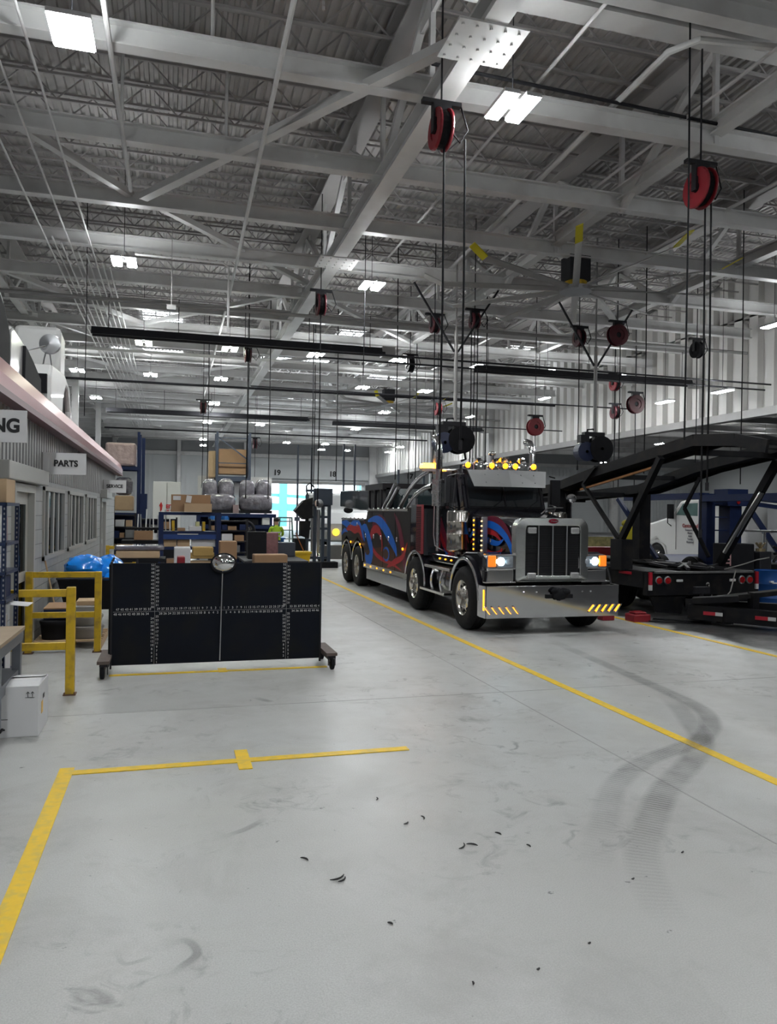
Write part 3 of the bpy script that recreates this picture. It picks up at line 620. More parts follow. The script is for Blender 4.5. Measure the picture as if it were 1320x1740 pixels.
# ================================================================ TOW TRUCK
TXL, TXR, TC = 4.64, 6.98, 5.81
def wheel(t, x, y, side, r=.52, w_=.30, dual=False, rimm=ALU, front=True, tm=TIRE):
    """side -1: outer face towards -X"""
    s_ = side
    xo = x; xi = x-s_*w_
    pr = [(.29, 0), (.31, .0), (.40, -.012), (.475, .0), (.505, .03), (r, .055)]
    body = [(rr*r/.52, h) for rr, h in pr]
    grooves = []
    n = 5
    for i in range(n):
        h0 = .055+(w_-.11)*i/n; h1 = .055+(w_-.11)*(i+.75)/n; grooves += [(r, h0), (r, h1), (r-.014, h1+.004), (r-.014, .055+(w_-.11)*(i+1)/n-.004)]
    back = [(rr, w_-h) for rr, h in reversed(body)]
    b = MB(); prof = [(a, -s_*(h)) for a, h in body+grooves+back]; b.lathe([(a, h) for a, h in prof], (xo, y, r), 'x', 36)
    if dual: b.lathe([(a, -s_*(.34)+h) for a, h in prof], (xo, y, r), 'x', 30)
    tr = b.build('wheel', tm, t, smooth=True)
    b = MB(); R_ = .295*r/.52; dish = .04 if front else .17
    b.lathe([(R_, 0), (R_*1.02, -s_*.01), (R_*.94, -s_*.03), (R_*.90, -s_*(dish*.6+.03)), (R_*.82, -s_*(dish+.02)), (R_*.62, -s_*dish), (R_*.56, -s_*(dish-.02)), (R_*.42, -s_*(dish-.02)), (R_*.40, s_*.05-s_*(0 if front else .1)), (R_*.25, s_*.07-s_*(0 if front else .1)), (0.001, s_*.07-s_*(0 if front else .1))], (xo, y, r), 'x', 30)
    rim = b.build('rim', rimm, tr, smooth=True)
    b = MB()
    for i in range(10):
        a = 2*pi*i/10; b.cyl((xo-s_*(dish+.01), y+cos(a)*R_*.5, r+sin(a)*R_*.5), (xo-s_*(dish-.05), y+cos(a)*R_*.5, r+sin(a)*R_*.5), .016, .012, n=6)
    b.build('lug_nuts', CHROME, tr)
    b = MB()
    for i in range(10):
        a = 2*pi*(i+.5)/10; b.cyl((xo-s_*(dish+.005), y+cos(a)*R_*.74, r+sin(a)*R_*.74), (xo-s_*(dish-.004), y+cos(a)*R_*.74, r+sin(a)*R_*.74), .026, n=10)
    b.build('hand_holes', BLACK, tr)
    return tr
T = thing('tow_truck', 'big black heavy tow truck with chrome grille and blue and red painted sides', 'tow truck', (TC, 16, 0))
# bumper
b = MB(); b.prism([(TXL+.02, .30), (TXR-.02, .30), (TXR-.02, .80), (TXL+.02, .80)], 'y', 10.88, 10.92)
b.prism([(TXL+.02, 10.92), (TXL+.05, 11.25), (TXL+.02, 11.25)], 'z', .30, .80)
b.box(TXL+.0, TXL+.02, 10.9, 11.15, .30, .80); b.box(TXR-.02, TXR, 10.9, 11.15, .30, .80)
bp = b.build('bumper', P('bumper_chrome', (.55, .55, .56), .07, 1, .03, 2), T, bevel=.008)
for side in (-1, 1):
    for k in range(5):
        x = TC+side*(.66+k*.118); z = .425
        b = MB(); d = Vector((side*.045, 0, .055)) if side > 0 else Vector((-.045, 0, .055))
        c = Vector((x, 10.872, z)); b.beam(c-d, c+d, .025, .05, (0, 1, 0)); m = b.build('marker_lamp', AMBER, T, bevel=.01)
        b = MB(); b.beam(c-d*1.2+Vector((0, .006, 0)), c+d*1.2+Vector((0, .006, 0)), .02, .075, (0, 1, 0)); b.build('bezel', CHROME, m, bevel=.01)
b = MB(); b.box(TXL-.008, TXL+.0, 10.92, 10.96, .42, .74); b.build('side_marker_strip', AMBER, T)
b = MB(); b.ell((5.88, 10.84, .66), .13, .05, .09, 12, 8, .15); b.ell((5.8, 10.83, .72), .07, .04, .05, 10, 6, .1); b.ell((5.99, 10.83, .70), .08, .05, .05, 10, 6, .1); b.box(5.66, 6.12, 10.85, 10.875, .60, .66)
b.build('tow_hook_cover', BLACK, T, smooth=True)
for x in (5.28, 6.45, 5.5, 6.3):
    b = MB(); b.lathe([(.012, 0), (.012, -.012), (.001, -.016)], (x, 10.88, .70), 'y', 10); b.build('bumper_bolt', CHROME, T)
# grille shell: rounded frame
gx0, gx1, gz0, gz1 = 5.24, 6.52, .84, 1.88
def rr(x0, x1, z0, z1, r, n=5):
    out = []
    for cx, cz, a0 in ((x1-r, z0+r*.3, -90), (x1-r, z1-r, 0), (x0+r, z1-r, 90), (x0+r, z0+r*.3, 180)):
        q = r if cz > (z0+z1)/2 else r*.3
        cx2 = cx if cz > (z0+z1)/2 else (x1-q if cx > (x0+x1)/2 else x0+q)
        out += [(cx2+q*cos(radians(a0+90*i/n)), cz+q*sin(radians(a0+90*i/n))) for i in range(n+1)]
    return out
def crown(poly): return [(x, z+(.05*(1-((x-(gx0+gx1)/2)/.64)**2) if z > gz1-.2 else 0)) for x, z in poly]
o_ = crown(rr(gx0, gx1, gz0, gz1-.04, .15)); i_ = crown(rr(gx0+.16, gx1-.16, gz0+.10, gz1-.17, .05)); n = len(o_)
b = MB(); vs = [(x, 11.08, z) for x, z in o_]+[(x, 11.06, z) for x, z in i_]+[(x, 11.16, z) for x, z in i_]+[(x, 11.25, z) for x, z in o_]
b.add(vs, [(i, (i+1) % n, n+(i+1) % n, n+i) for i in range(n)]+[(n+i, n+(i+1) % n, 2*n+(i+1) % n, 2*n+i) for i in range(n)]+[(i, 3*n+i, 3*n+(i+1) % n, (i+1) % n) for i in range(n)])
gs = b.build('grille_shell', P('brushed_grille_shell', (.66, .68, .67), .24, 1, .15, 5, bump=.1), T, bevel=.012)
b = MB(); b.box(gx0+.14, gx1-.14, 11.13, 11.15, gz0+.08, gz1-.1)
z = gz0+.12
while z < gz1-.16: b.box(gx0+.16, gx1-.16, 11.10, 11.13, z, z+.010); z += .026
b.build('grille_mesh', P('grille_mesh_dark', (.06, .06, .065), .35, .7), T)
for x in (TC-.25+.07, TC+.07, TC+.25+.07):
    b = MB(); b.cyl((x, 11.085, gz0+.1), (x, 11.085, gz1-.13), .014, n=8); b.build('grille_bar', CHROME_D, T)
for x in (5.5, 6.26):
    for z in (.94, 1.66):
        b = MB(); b.box(x-.075, x+.075, 11.03, 11.08, z-.05, z+.05); b.build('grille_lamp', P('clear_lamp_lens', (.5, .5, .5), .15, .4, .3, 20), T, bevel=.02)
b = MB(); b.lathe([(.001, 0), (.075, .004), (.085, .02)], (5.88, 11.045, 1.81), 'y', 20)
for i, v in enumerate(b.v): b.v[i] = (v[0], v[1], 1.81+(v[2]-1.81)*.45)
em = b.build('emblem', P('dark_red_enamel', (.22, .01, .03), .25), T)
text('emblem_lettering', 'Peterbilt', .032, (5.88, 11.038, 1.81), FRONT, CHROME_D, T, ext=.001)
# hood
b = MB()
hs = [(11.2, 5.30, 6.46, 1.78), (11.6, 5.26, 6.50, 1.86), (12.2, 5.16, 6.60, 1.93), (12.75, 5.06, 6.66, 1.99)]
vs = []
for (y, x0, x1, zt) in hs: vs += [(x0, y, .9), (x0, y, zt-.16), (x0+.05, y, zt-.06), (x0+.18, y, zt), (x1-.18, y, zt), (x1-.05, y, zt-.06), (x1, y, zt-.16), (x1, y, .9)]
k = 8; fs = [(i*k+j, i*k+j+1, (i+1)*k+j+1, (i+1)*k+j) for i in range(3) for j in range(7)]+[tuple(range(8)), tuple(range(24, 32))]
b.add(vs, fs); hood = b.build('hood', BLACK_PAINT, T, smooth=True)
PB = P('mural_blue', (.010, .14, .60), .35, 0, .15, 8, spec=.3); PR = P('mural_red', (.42, .018, .025), .35, 0, .25, 8, spec=.3); PD = P('mural_maroon', (.15, .012, .035), .35, 0, .25, 8, spec=.3)
PC = P('mural_brown', (.075, .03, .014), .4, 0, .2, 5, spec=.3)
def hmap(u, v, t): # u = y, v = z on the hood side
    x = 5.30+(u-11.2)/(12.75-11.2)*(5.06-5.30); return (x-t, u, v)
def arcp(cx, cy, rx, ry, a0, a1, n=14): return [(cx+rx*cos(radians(a0+(a1-a0)*i/n)), cy+ry*sin(radians(a0+(a1-a0)*i/n))) for i in range(n+1)]
for m, pts, wd, t_ in ((PD, smooth_path([(12.45, 1.22), (12.35, 1.5), (12.1, 1.70), (11.75, 1.72), (11.45, 1.55), (11.28, 1.28)], 5), .30, .004),
                     (PB, smooth_path([(12.62, 1.50), (12.4, 1.66), (12.1, 1.74), (11.8, 1.70), (11.55, 1.58), (11.38, 1.42), (11.26, 1.20), (11.2, 1.0)], 5), .13, .009),
                     (PR, smooth_path([(12.6, 1.40), (12.35, 1.56), (12.05, 1.62), (11.8, 1.57), (11.6, 1.45)], 5), .10, .007), (PR, arcp(11.85, 1.36, .26, .12, 185, 380), .09, .011),
                     (PB, smooth_path([(12.3, 1.42), (12.1, 1.48), (11.9, 1.44), (11.7, 1.43), (11.55, 1.50)], 5), .10, .013)):
    b = MB(); b.ribbon(pts, wd, hmap, t_); b.build('painted_flame', m, hood)
b = MB(); b.ell((hmap(11.95, 1.46, .02)), .02, .06, .045, 10, 6); b.build('badge', CHROME, hood)
# front fenders, headlight pods, splash panels
def fender(yc, x0, x1, r0, r1, a0, a1, zc=.52, mat=BLACK_PAINT, name='fender', edge=True, hh=None):
    b = MB(); n = 16; o1 = []; i1 = []
    for i in range(n+1):
        a = radians(a0+(a1-a0)*i/n); o1.append((yc+r1*cos(a), zc+r1*sin(a))); i1.append((yc+r0*cos(a), zc+r0*sin(a)))
    for i in range(n):
        b.add([(x, p[0], p[1]) for x in (x0, x1) for p in (o1[i], o1[i+1], i1[i+1], i1[i])], [(0, 1, 2, 3), (7, 6, 5, 4), (0, 4, 5, 1), (1, 5, 6, 2), (2, 6, 7, 3), (3, 7, 4, 0)])
    f = b.build(name, mat, T, smooth=True)
    if edge:
        b = MB(); xe = x0 if x0 < TC else x1
        b.tube([(xe, (p[0]+q[0])/2, (p[1]+q[1])/2) for p, q in zip(o1, i1)], .025, 8, .8); b.build('chrome_edge', CHROME, f, smooth=True)
    return f
for side in (-1, 1):
    X = lambda d: TC+side*d
    xo, xi = X(1.17), X(.58); x0, x1 = min(xo, xi), max(xo, xi)
    fender(11.87, min(X(1.14), X(.80)), max(X(1.14), X(.80)), .60, .70, 5, 178)
    # fender mass: top surface flowing to the hood and the nose
    b = MB()
    prof = [(11.16, .84), (11.16, 1.03), (11.20, 1.05), (11.24, 1.24), (11.40, 1.30), (11.9, 1.28), (12.35, 1.12), (12.5, .98), (12.42, .95), (12.2, 1.12), (11.87, 1.20), (11.55, 1.12), (11.32, .90), (11.28, .84)]
    b.prism(prof, 'x', X(1.10), X(.50)); b.build('fender_body', BLACK_PAINT, T, bevel=.03)
    b = MB(); xa, xb = sorted((X(1.06), X(.60)))
    b.prism([(xa, .84), (xb, .84), (xb, 1.04), (xa if side < 0 else xb, 1.04), (xa+(.02 if side < 0 else 0), 1.02)], 'y', 11.10, 11.17); b.build('splash_panel', CHROME, T, bevel=.02)
    b = MB(); xa, xb = sorted((X(1.10), X(.58))); b.box(xa, xb, 11.06, 11.16, .825, .85); b.build('lower_trim', CHROME, T, bevel=.005)
    # headlight pod
    xa, xb = sorted((X(1.06), X(.54)))
    b = MB(); b.prism(rr(xa, xb, 1.04, 1.28, .07), 'y', 11.09, 11.4); pod = b.build('headlight_pod', CHROME, T, bevel=.015)
    b = MB(); q0, q1 = sorted((X(.62), X(.89))); b.box(q0, q1, 11.075, 11.10, 1.07, 1.25); b.build('headlamp_lens', HEADDIM, pod, bevel=.02)
    for d, r_, m in ((.83, .065, HEAD), (.70, .055, HEADDIM)):
        b = MB(); b.lathe([(.001, -.018), (r_*.7, -.014), (r_, 0)], (X(d), 11.075, 1.165), 'y', 18); b.build('headlamp', m, pod, smooth=True)
    b = MB(); q0, q1 = sorted((X(.91), X(1.045))); b.box(q0, q1, 11.07, 11.10, 1.08, 1.26); b.build('turn_signal', P('turn_signal_amber', (.9, .25, .02), .3, 0, .1, 30, emit=(1, .22, .02), es=.7), pod, bevel=.02)
# wheels and axles
for y, dual, fr in ((11.87, False, True), (14.5, False, True), (19.4, True, False), (20.7, True, False)):
    wheel(T, TXL, y, -1, dual=dual, front=fr); wheel(T, TXR, y, 1, dual=dual, front=fr)
    b = MB(); b.cyl((TXL+.3, y, .52), (TXR-.3, y, .52), .07, n=10); b.build('axle', BLACK, T)
fender(14.5, 4.66, 5.05, .60, .68, 0, 180)
fender(19.4, 4.66, 5.3, .60, .66, 12, 165); fender(20.7, 4.66, 5.3, .60, .66, 15, 168)
fender(19.4, 6.35, 6.96, .60, .66, 12, 165); fender(20.7, 6.35, 6.96, .60, .66, 15, 168)
b = MB(); b.box(5.3, 5.45, 11.3, 22.6, .5, .8); b.box(6.2, 6.35, 11.3, 22.6, .5, .8); b.box(5.2, 6.4, 11.4, 13.2, .45, .9); b.build('chassis_rail', BLACK, T)
# cab
b = MB(); cx0, cx1 = 5.0, 6.64
cab = [(12.75, .95), (12.75, 2.02), (12.98, 2.62), (13.15, 2.74), (14.25, 2.78), (14.32, 2.7), (14.32, .95)]
b.prism(cab, 'x', cx0+.02, cx1-.02); cabo = b.build('cab', BLACK_PAINT, T, bevel=.04)
def onws(s_, up_, t=.0):  # point on the windshield: s across, up 0..1
    y = 12.75+(.23)*up_; z = 2.02+.6*up_; return (s_, y-.02-t, z)
b = MB(); ins = .1
for (s0, s1) in ((cx0+.12, TC-.02), (TC+.02, cx1-.12)):
    b.add([onws(s0, .05), onws(s1, .05), onws(s1, .9), onws(s0, .9)]+[onws(s0, .05, -.012), onws(s1, .05, -.012), onws(s1, .9, -.012), onws(s0, .9, -.012)], [(0, 1, 2, 3), (7, 6, 5, 4), (0, 4, 5, 1), (1, 5, 6, 2), (2, 6, 7, 3), (3, 7, 4, 0)])
b.build('windshield', P('dark_windshield', (.012, .016, .02), .04, 0, .1, 2, coat=1), T)
b = MB(); b.beam(onws(cx0+.1, .02), onws(cx1-.1, .02), .03, .03); b.beam(onws(TC, .02), onws(TC, .92), .025, .03); b.beam(onws(cx0+.1, .02), onws(cx0+.1, .95), .03, .03); b.beam(onws(cx1-.1, .02), onws(cx1-.1, .95), .03, .03); b.build('windshield_gasket', BLACK, T)
for x in (5.5, 6.2):
    b = MB(); b.tube([onws(x, -.02, .02), onws(x+.25, .25, .03), onws(x+.3, .55, .03)], .008, 5); b.build('wiper', BLACK, T)
# sun visor
b = MB(); zt, zb = 2.70, 2.40
b.add([(cx0+.05, 12.72, zt), (TC, 12.66, zt+.01), (cx1-.05, 12.72, zt), (cx0+.13, 12.58, zb), (TC, 12.50, zb), (cx1-.13, 12.58, zb)]+[(cx0+.05, 12.76, zt), (TC, 12.70, zt+.01), (cx1-.05, 12.76, zt), (cx0+.13, 12.60, zb), (TC, 12.52, zb), (cx1-.13, 12.60, zb)],
      [(0, 1, 4, 3), (1, 2, 5, 4), (6, 9, 10, 7), (7, 10, 11, 8), (0, 6, 7, 1), (1, 7, 8, 2), (3, 4, 10, 9), (4, 5, 11, 10), (0, 3, 9, 6), (2, 8, 11, 5)])
for x in (5.35, 5.6, 6.05, 6.3):
    for z, yy in ((2.62, 12.66), (2.48, 12.59)): b.ell((x, yy-.025, z), .012, .012, .012, 6, 4)
b.build('sun_visor', P('steel_visor', (.22, .22, .225), .42, .6, .06, 3), T)
# roof: five amber lamps, chrome horns and lamps
for x in (5.16, 5.63, 5.90, 6.10, 6.47):
    b = MB(); b.ell((x, 12.98, 2.80), .052, .05, .055, 12, 8); l_ = b.build('roof_lamp', AMBER, T, smooth=True)
    b = MB(); b.ell((x, 13.08, 2.79), .05, .12, .04, 12, 8); b.build('lamp_base', CHROME, l_, smooth=True)
for x, r_ in ((5.42, .085), (5.74, .07), (5.9, .11), (6.27, .10), (5.99, .08)):
    b = MB(); b.lathe([(.02, .45), (.025, .15), (.05, .05), (r_, -.02), (r_, -.03), (r_*.5, .0), (.001, .01)], (x, 13.12, 2.86), 'y', 16); b.cyl((x, 13.3, 2.72), (x, 13.3, 2.86), .03, n=8)
    b.build('air_horn', CHROME, T, smooth=True)
b = MB(); b.cyl((5.75, 13.25, 2.7), (5.75, 13.25, 3.02), .035, n=8); b.ell((5.75, 13.25, 3.04), .07, .07, .05); b.build('roof_beacon_post', CHROME, T, smooth=True)
# doors, side window
for side, xs in ((-1, cx0), (1, cx1)):
    x0 = xs-.012 if side < 0 else xs-.02; x1 = xs+.02 if side < 0 else xs+.012
    b = MB(); b.prism([(13.02, 1.0), (13.02, 2.0), (13.22, 2.55), (14.1, 2.58), (14.1, 1.0)], 'x', x0, x1); dr = b.build('cab_door', BLACK_PAINT, T, bevel=.02)
    b = MB(); b.prism([(13.12, 2.0), (13.3, 2.48), (14.02, 2.5), (14.02, 2.0)], 'x', x0-.004 if side < 0 else x1-.001, x0+.002 if side < 0 else x1+.004); b.build('side_window', P('dark_side_glass', (.05, .055, .06), .05, 0, .1, 2, coat=1), dr)
    b = MB(); b.box(x0-.03 if side < 0 else x1, x0 if side < 0 else x1+.03, 13.9, 14.02, 1.85, 1.89); b.build('door_handle', CHROME, dr)
def dmap(u, v, t): return (cx0-.014-t, u, v)
for m, pts, wd in ((PD, [(14.1, 2.0), (13.95, 1.7), (13.7, 1.4), (13.4, 1.2), (13.1, 1.1)], [.1, .3, .3, .2, .05]), (PR, [(14.1, 1.9), (13.9, 1.5), (13.6, 1.25), (13.2, 1.12)], [.1, .12, .1, .03]), (PB, [(13.7, 1.25), (13.45, 1.12), (13.1, 1.05)], [.02, .1, .02])):
    b = MB(); b.ribbon(pts, wd, dmap, .004 if m is PD else .008); b.build('painted_flame', m, dr if False else cabo)
# rain strip, mirrors
b = MB(); b.tube([(4.86, 13.2, 2.60), (4.86, 12.75, 2.62), (4.98, 12.7, 2.62)], .014, 6); b.tube([(4.86, 12.8, 2.62), (4.83, 12.85, 2.05), (4.98, 12.9, 2.0)], .014, 6); b.tube([(4.86, 13.2, 2.6), (4.86, 13.2, 2.05), (4.98, 13.2, 2.0)], .014, 6)
b.box(4.72, 4.92, 12.92, 13.0, 2.10, 2.56); b.build('mirror', P('mirror_back', (.10, .10, .11), .15, .8), T, bevel=.01)
b = MB(); b.box(6.78, 6.96, 12.85, 12.93, 2.02, 2.56); b.tube([(6.87, 12.9, 2.6), (6.7, 12.8, 2.62)], .014, 6); b.tube([(6.87, 12.9, 2.05), (6.68, 12.9, 2.0)], .014, 6); b.build('mirror', BLACK, T, bevel=.01)
# air cleaners
for x in (4.87, 6.78):
    b = MB(); b.lathe([(q*1.22, h) for q, h in [(.02, .0), (.13, .0), (.165, .03), (.17, .06), (.165, .08), (.165, .30), (.17, .31), (.165, .32), (.165, .52), (.17, .53), (.165, .54), (.165, .68), (.15, .72), (.05, .74), (.02, .74)]], (x, 12.68, 1.24), 'z', 26)
    b.cyl((x, 12.62, 1.2), (x, 12.62, 1.26), .08, n=12); ac = b.build('air_cleaner', P('air_cleaner_chrome', (.42, .40, .37), .2, 1, .12, 3), T, smooth=True)
    b = MB(); b.box(min(x, x-.18 if x > TC else x+.18), max(x, x-.18 if x > TC else x+.18), 12.55, 12.7, 1.6, 1.66); b.build('clamp', CHROME_D, ac)
# lit strips on the cowl
for k in range(7):
    z = 1.80-k*.082
    for (x, y) in ((4.99, 12.24),):
        b = MB(); b.ell((x, y, z), .016, .022, .018, 10, 6); b.build('cowl_lamp', AMBER, T, smooth=True)
    b = MB(); b.ell((5.02, 11.98, z-.01), .012, .016, .014, 8, 6); b.build('cowl_lamp', P('white_marker', (1, .8, .5), .3, 0, 0, 1, emit=(1, .6, .25), es=2.5), T, smooth=True)
b = MB(); b.box(4.99, 5.10, 12.18, 12.3, 1.24, 1.86); b.build('cowl_strip', BLACK_PAINT, T, bevel=.01)
b = MB(); b.box(5.03, 5.12, 11.94, 12.02, 1.24, 1.86); b.build('cowl_strip', CHROME_D, T, bevel=.01)
# exhaust stacks
for x in (4.86, 6.8):
    b = MB(); b.cyl((x, 13.7, 1.2), (x, 13.7, 2.1), .045, n=14); b.cyl((x, 13.7, 2.05), (x, 13.7, 2.56), .13, n=18)
    b.tube([(x, 13.7, 2.55), (x, 13.7, 3.05), (x, 13.72, 3.2), (x, 13.82, 3.32), (x, 13.98, 3.36)], [.065, .065, .065, .065, .07], 14)
    b.build('exhaust_stack', P('stack_chrome', (.72, .72, .74), .12, 1, .3, 14, bump=.25), T, smooth=True)
# steps between the wheels
b = MB(); b.box(4.64, 4.86, 12.5, 13.85, .90, .95); s1 = b.build('upper_step', ALU, T, bevel=.01)
b = MB(); b.box(4.60, 4.82, 12.65, 14.0, .46, .51); b.build('lower_step', ALU, T, bevel=.01)
for y in (13.0, 13.5):
    b = MB(); b.tube([(4.72, y, .9), (4.66, y-.02, .75), (4.68, y+.05, .62), (4.70, y+.03, .50)], .022, 8); b.build('step_bracket', CHROME, T, smooth=True)
b = MB(); b.lathe([(.02, -.5), (.30, -.5), (.32, -.47), (.32, .47), (.30, .5), (.02, .5)], (5.05, 13.2, .72), 'y', 26); b.build('fuel_tank', P('tank_chrome', (.3, .3, .31), .15, 1), T, smooth=True)
b = MB(); b.box(4.78, 5.0, 12.4, 14.2, 1.0, 1.16); sk = b.build('cab_skirt', BLACK_PAINT, T, bevel=.02)
for y in (12.75, 13.05, 13.35):
    b = MB(); b.ell((4.775, y, 1.08), .014, .035, .016, 10, 6); b.build('skirt_lamp', AMBER, sk, smooth=True)
b = MB(); b.tube([(4.8, 13.75, 2.3), (4.79, 13.75, 1.5), (4.8, 13.7, 1.3), (4.95, 13.6, 1.2)], .016, 6); b.build('grab_handle', CHROME, T, smooth=True)
# headache tower with red mesh panels
b = MB(); b.box(4.68, 6.94, 14.62, 14.80, .9, 2.08); b.box(4.66, 5.0, 14.42, 14.80, 1.1, 2.08); b.build('tower', BLACK_PAINT, T, bevel=.015)
b = MB(); b.box(4.652, 4.66, 14.10, 14.42, 1.16, 2.04); b.box(4.66, 4.70, 14.1, 14.42, 1.12, 2.08)
me_ = P('red_mesh', (.30, .05, .06), .45, .3, .1, 10); msh = b.build('mesh_panel', me_, T)
b = MB()
for i in range(12):
    for j in range(30): b.box(4.648, 4.652, 14.115+i*.025, 14.130+i*.025, 1.18+j*.029, 1.196+j*.029)
b.build('mesh_perforation', BLACK, msh)
b = MB(); b.box(4.70, 5.0, 14.05, 14.1, 1.1, 2.0); b.prism(rr(4.75, 4.98, 1.25, 1.92, .05), 'y', 14.03, 14.05); b.build('tower_window', P('dark_acrylic', (.04, .045, .05), .1), T)
# tow body, left side profile
body = [(14.8, .58), (14.8, 2.03), (14.95, 2.05), (15.0, 1.95), (18.38, 1.95), (18.55, 1.72), (21.35, 1.70), (21.35, .98), (21.25, 1.0), (20.7, 1.26), (20.1, 1.0), (19.4, 1.26), (18.72, 1.0), (18.66, .58)]
for (xa, xb) in ((4.66, 5.35), (6.28, 6.96)):
    b = MB(); b.prism(body, 'x', xa, xb); bd = b.build('tow_body', P('body_black_brown', (.012, .009, .009), .4, 0, .3, 3, spec=.3), T, bevel=.02)
    if xa < 5:
        f = lambda u, v, t: (4.66-t, u, v)
        for m, pts, wd, t_ in ((PC, [(18.6, .8), (17.5, .85), (16.5, .9), (15.2, .8)], [.3, .45, .5, .3], .002),
            (PD, arcp(17.2, 1.2, .8, .5, 0, 180), .35, .004), (PB, [(18.3, 1.70), (17.6, 1.76), (17.0, 1.66), (16.4, 1.42), (15.9, 1.15), (15.75, .98)], [.05, .16, .26, .30, .2, .04], .006),
            (PD, [(16.0, 1.9), (15.6, 1.6), (15.4, 1.3), (15.2, .9), (15.1, .65)], [.04, .2, .25, .25, .1], .004), (PR, [(15.0, 1.3), (15.3, 1.0), (15.9, .85), (16.5, .7)], [.04, .12, .14, .04], .007),
            (PR, arcp(17.5, 1.15, .55, .38, -60, 200), .2, .008), (PB, [(18.9, 1.55), (18.5, 1.5), (18.1, 1.2), (17.9, .95), (18.1, .75), (18.4, .78), (18.5, .92)], [.05, .26, .3, .3, .3, .2, .05], .009),
            (PB, [(21.3, 1.62), (20.7, 1.6), (20.2, 1.52), (19.8, 1.62), (19.3, 1.6), (18.85, 1.4), (18.6, 1.2)], [.06, .2, .24, .18, .24, .22, .05], .008), (PR, [(20.9, 1.36), (20.3, 1.5), (19.7, 1.45), (19.2, 1.48), (18.8, 1.2)], [.04, .16, .2, .2, .05], .011),
            (PB, arcp(16.6, .98, .25, .14, 30, 330), .07, .010), (PR, [(18.7, 1.7), (18.3, 1.35), (17.7, 1.0), (17.0, .85), (16.2, .8), (15.4, .7)], [.02, .1, .12, .1, .08, .02], .005), (PB, [(21.3, 1.3), (20.9, 1.42), (20.5, 1.38)], [.1, .12, .02], .012)):
            b = MB(); b.ribbon(smooth_path(pts, 4) if len(pts) < 12 else pts, (wd if not isinstance(wd, list) else [wd[min(int(i/4), len(wd)-1)]+(wd[min(int(i/4)+1, len(wd)-1)]-wd[min(int(i/4), len(wd)-1)])*((i % 4)/4) for i in range(4*(len(pts)-1)+1)]), f, t_)
            b.build('painted_flame', m, bd)
        for y in (18.5, 17.7, 17.05, 16.4, 15.75, 19.4, 20.2):
            b = MB(); z = 1.34 if y < 18.6 else 1.6; b.ell((4.65, y, z), .02, .05, .055, 10, 6); b.build('latch', CHROME, bd, smooth=True)
        for y in (15.9, 16.9, 17.9): b = MB(); b.box(4.654, 4.66, y, y+.012, .62, 1.92); b.build('panel_seam', BLACK, bd)
        b = MB(); b.box(4.64, 4.67, 14.85, 18.66, .55, .66); tr = b.build('lower_trim', ALU, bd)
        for k in range(6): b = MB(); b.ell((4.638, 15.6+k*.58, .605), .012, .045, .02, 8, 6); b.build('side_lamp', AMBER, bd, smooth=True) if k else None
        b = MB(); b.box(4.66, 4.75, 15.05, 18.4, .28, .53); b.build('step_box', CHROME_D, bd)
        b = MB(); b.box(4.64, 4.7, 14.98, 18.36, 1.95, 2.0); b.box(4.64, 4.7, 18.6, 21.3, 1.71, 1.75); b.build('top_trim', ALU, bd)
        for k in range(8): b = MB(); b.ell((4.64, 15.2+k*.42, 2.0), .02, .06, .028, 8, 6); b.build('top_lamp', CHROME, bd, smooth=True)
        for k in range(6): b = MB(); b.ell((4.64, 18.8+k*.45, 1.75), .02, .06, .028, 8, 6); b.build('top_lamp', CHROME, bd, smooth=True)
        for (y, z) in ((15.25, 1.16), (19.0, 1.1), (20.05, 1.12)): b = MB(); b.ell((4.63, y, z), .02, .03, .03, 8, 6); b.build('side_lamp', AMBER, bd, smooth=True)
b = MB(); b.box(5.35, 6.28, 15.0, 21.2, 1.1, 1.5); b.build('deck', DARK_STEEL, T)
# arched light bar tubes
for (p, r_) in (([(4.86, 16.35, 1.95), (4.87, 15.9, 2.25), (4.88, 15.45, 2.48), (4.9, 14.95, 2.66), (4.9, 14.45, 2.74), (4.9, 14.3, 2.74)], .045), ([(4.86, 15.75, 1.95), (4.87, 15.45, 2.15), (4.88, 15.1, 2.3), (4.9, 14.6, 2.42), (4.9, 14.2, 2.45)], .05),
                ([(6.76, 16.35, 1.95), (6.76, 15.45, 2.48), (6.76, 14.95, 2.66), (6.76, 14.3, 2.74)], .045)):
    b = MB(); b.tube(smooth_path(p, 5), r_, 10); b.build('arched_tube', CHROME, T, smooth=True)
b = MB(); b.box(4.85, 4.9, 15.1, 15.6, 2.02, 2.22); b.box(4.7, 6.95, 14.25, 14.4, 2.74, 2.80); b.build('light_bar', CHROME_D, T)
b = MB(); b.prism(rr(4.74, 4.98, 2.79, 2.90, .04), 'y', 14.3, 14.5); b.build('amber_beacon', AMBER_HOT, T, bevel=.01)
b = MB(); b.cyl((5.05, 14.4, 2.7), (5.05, 14.4, 3.0), .07, n=10); b.box(5.0, 5.2, 14.35, 14.45, 3.0, 3.06); b.build('work_lamp', CHROME_D, T)
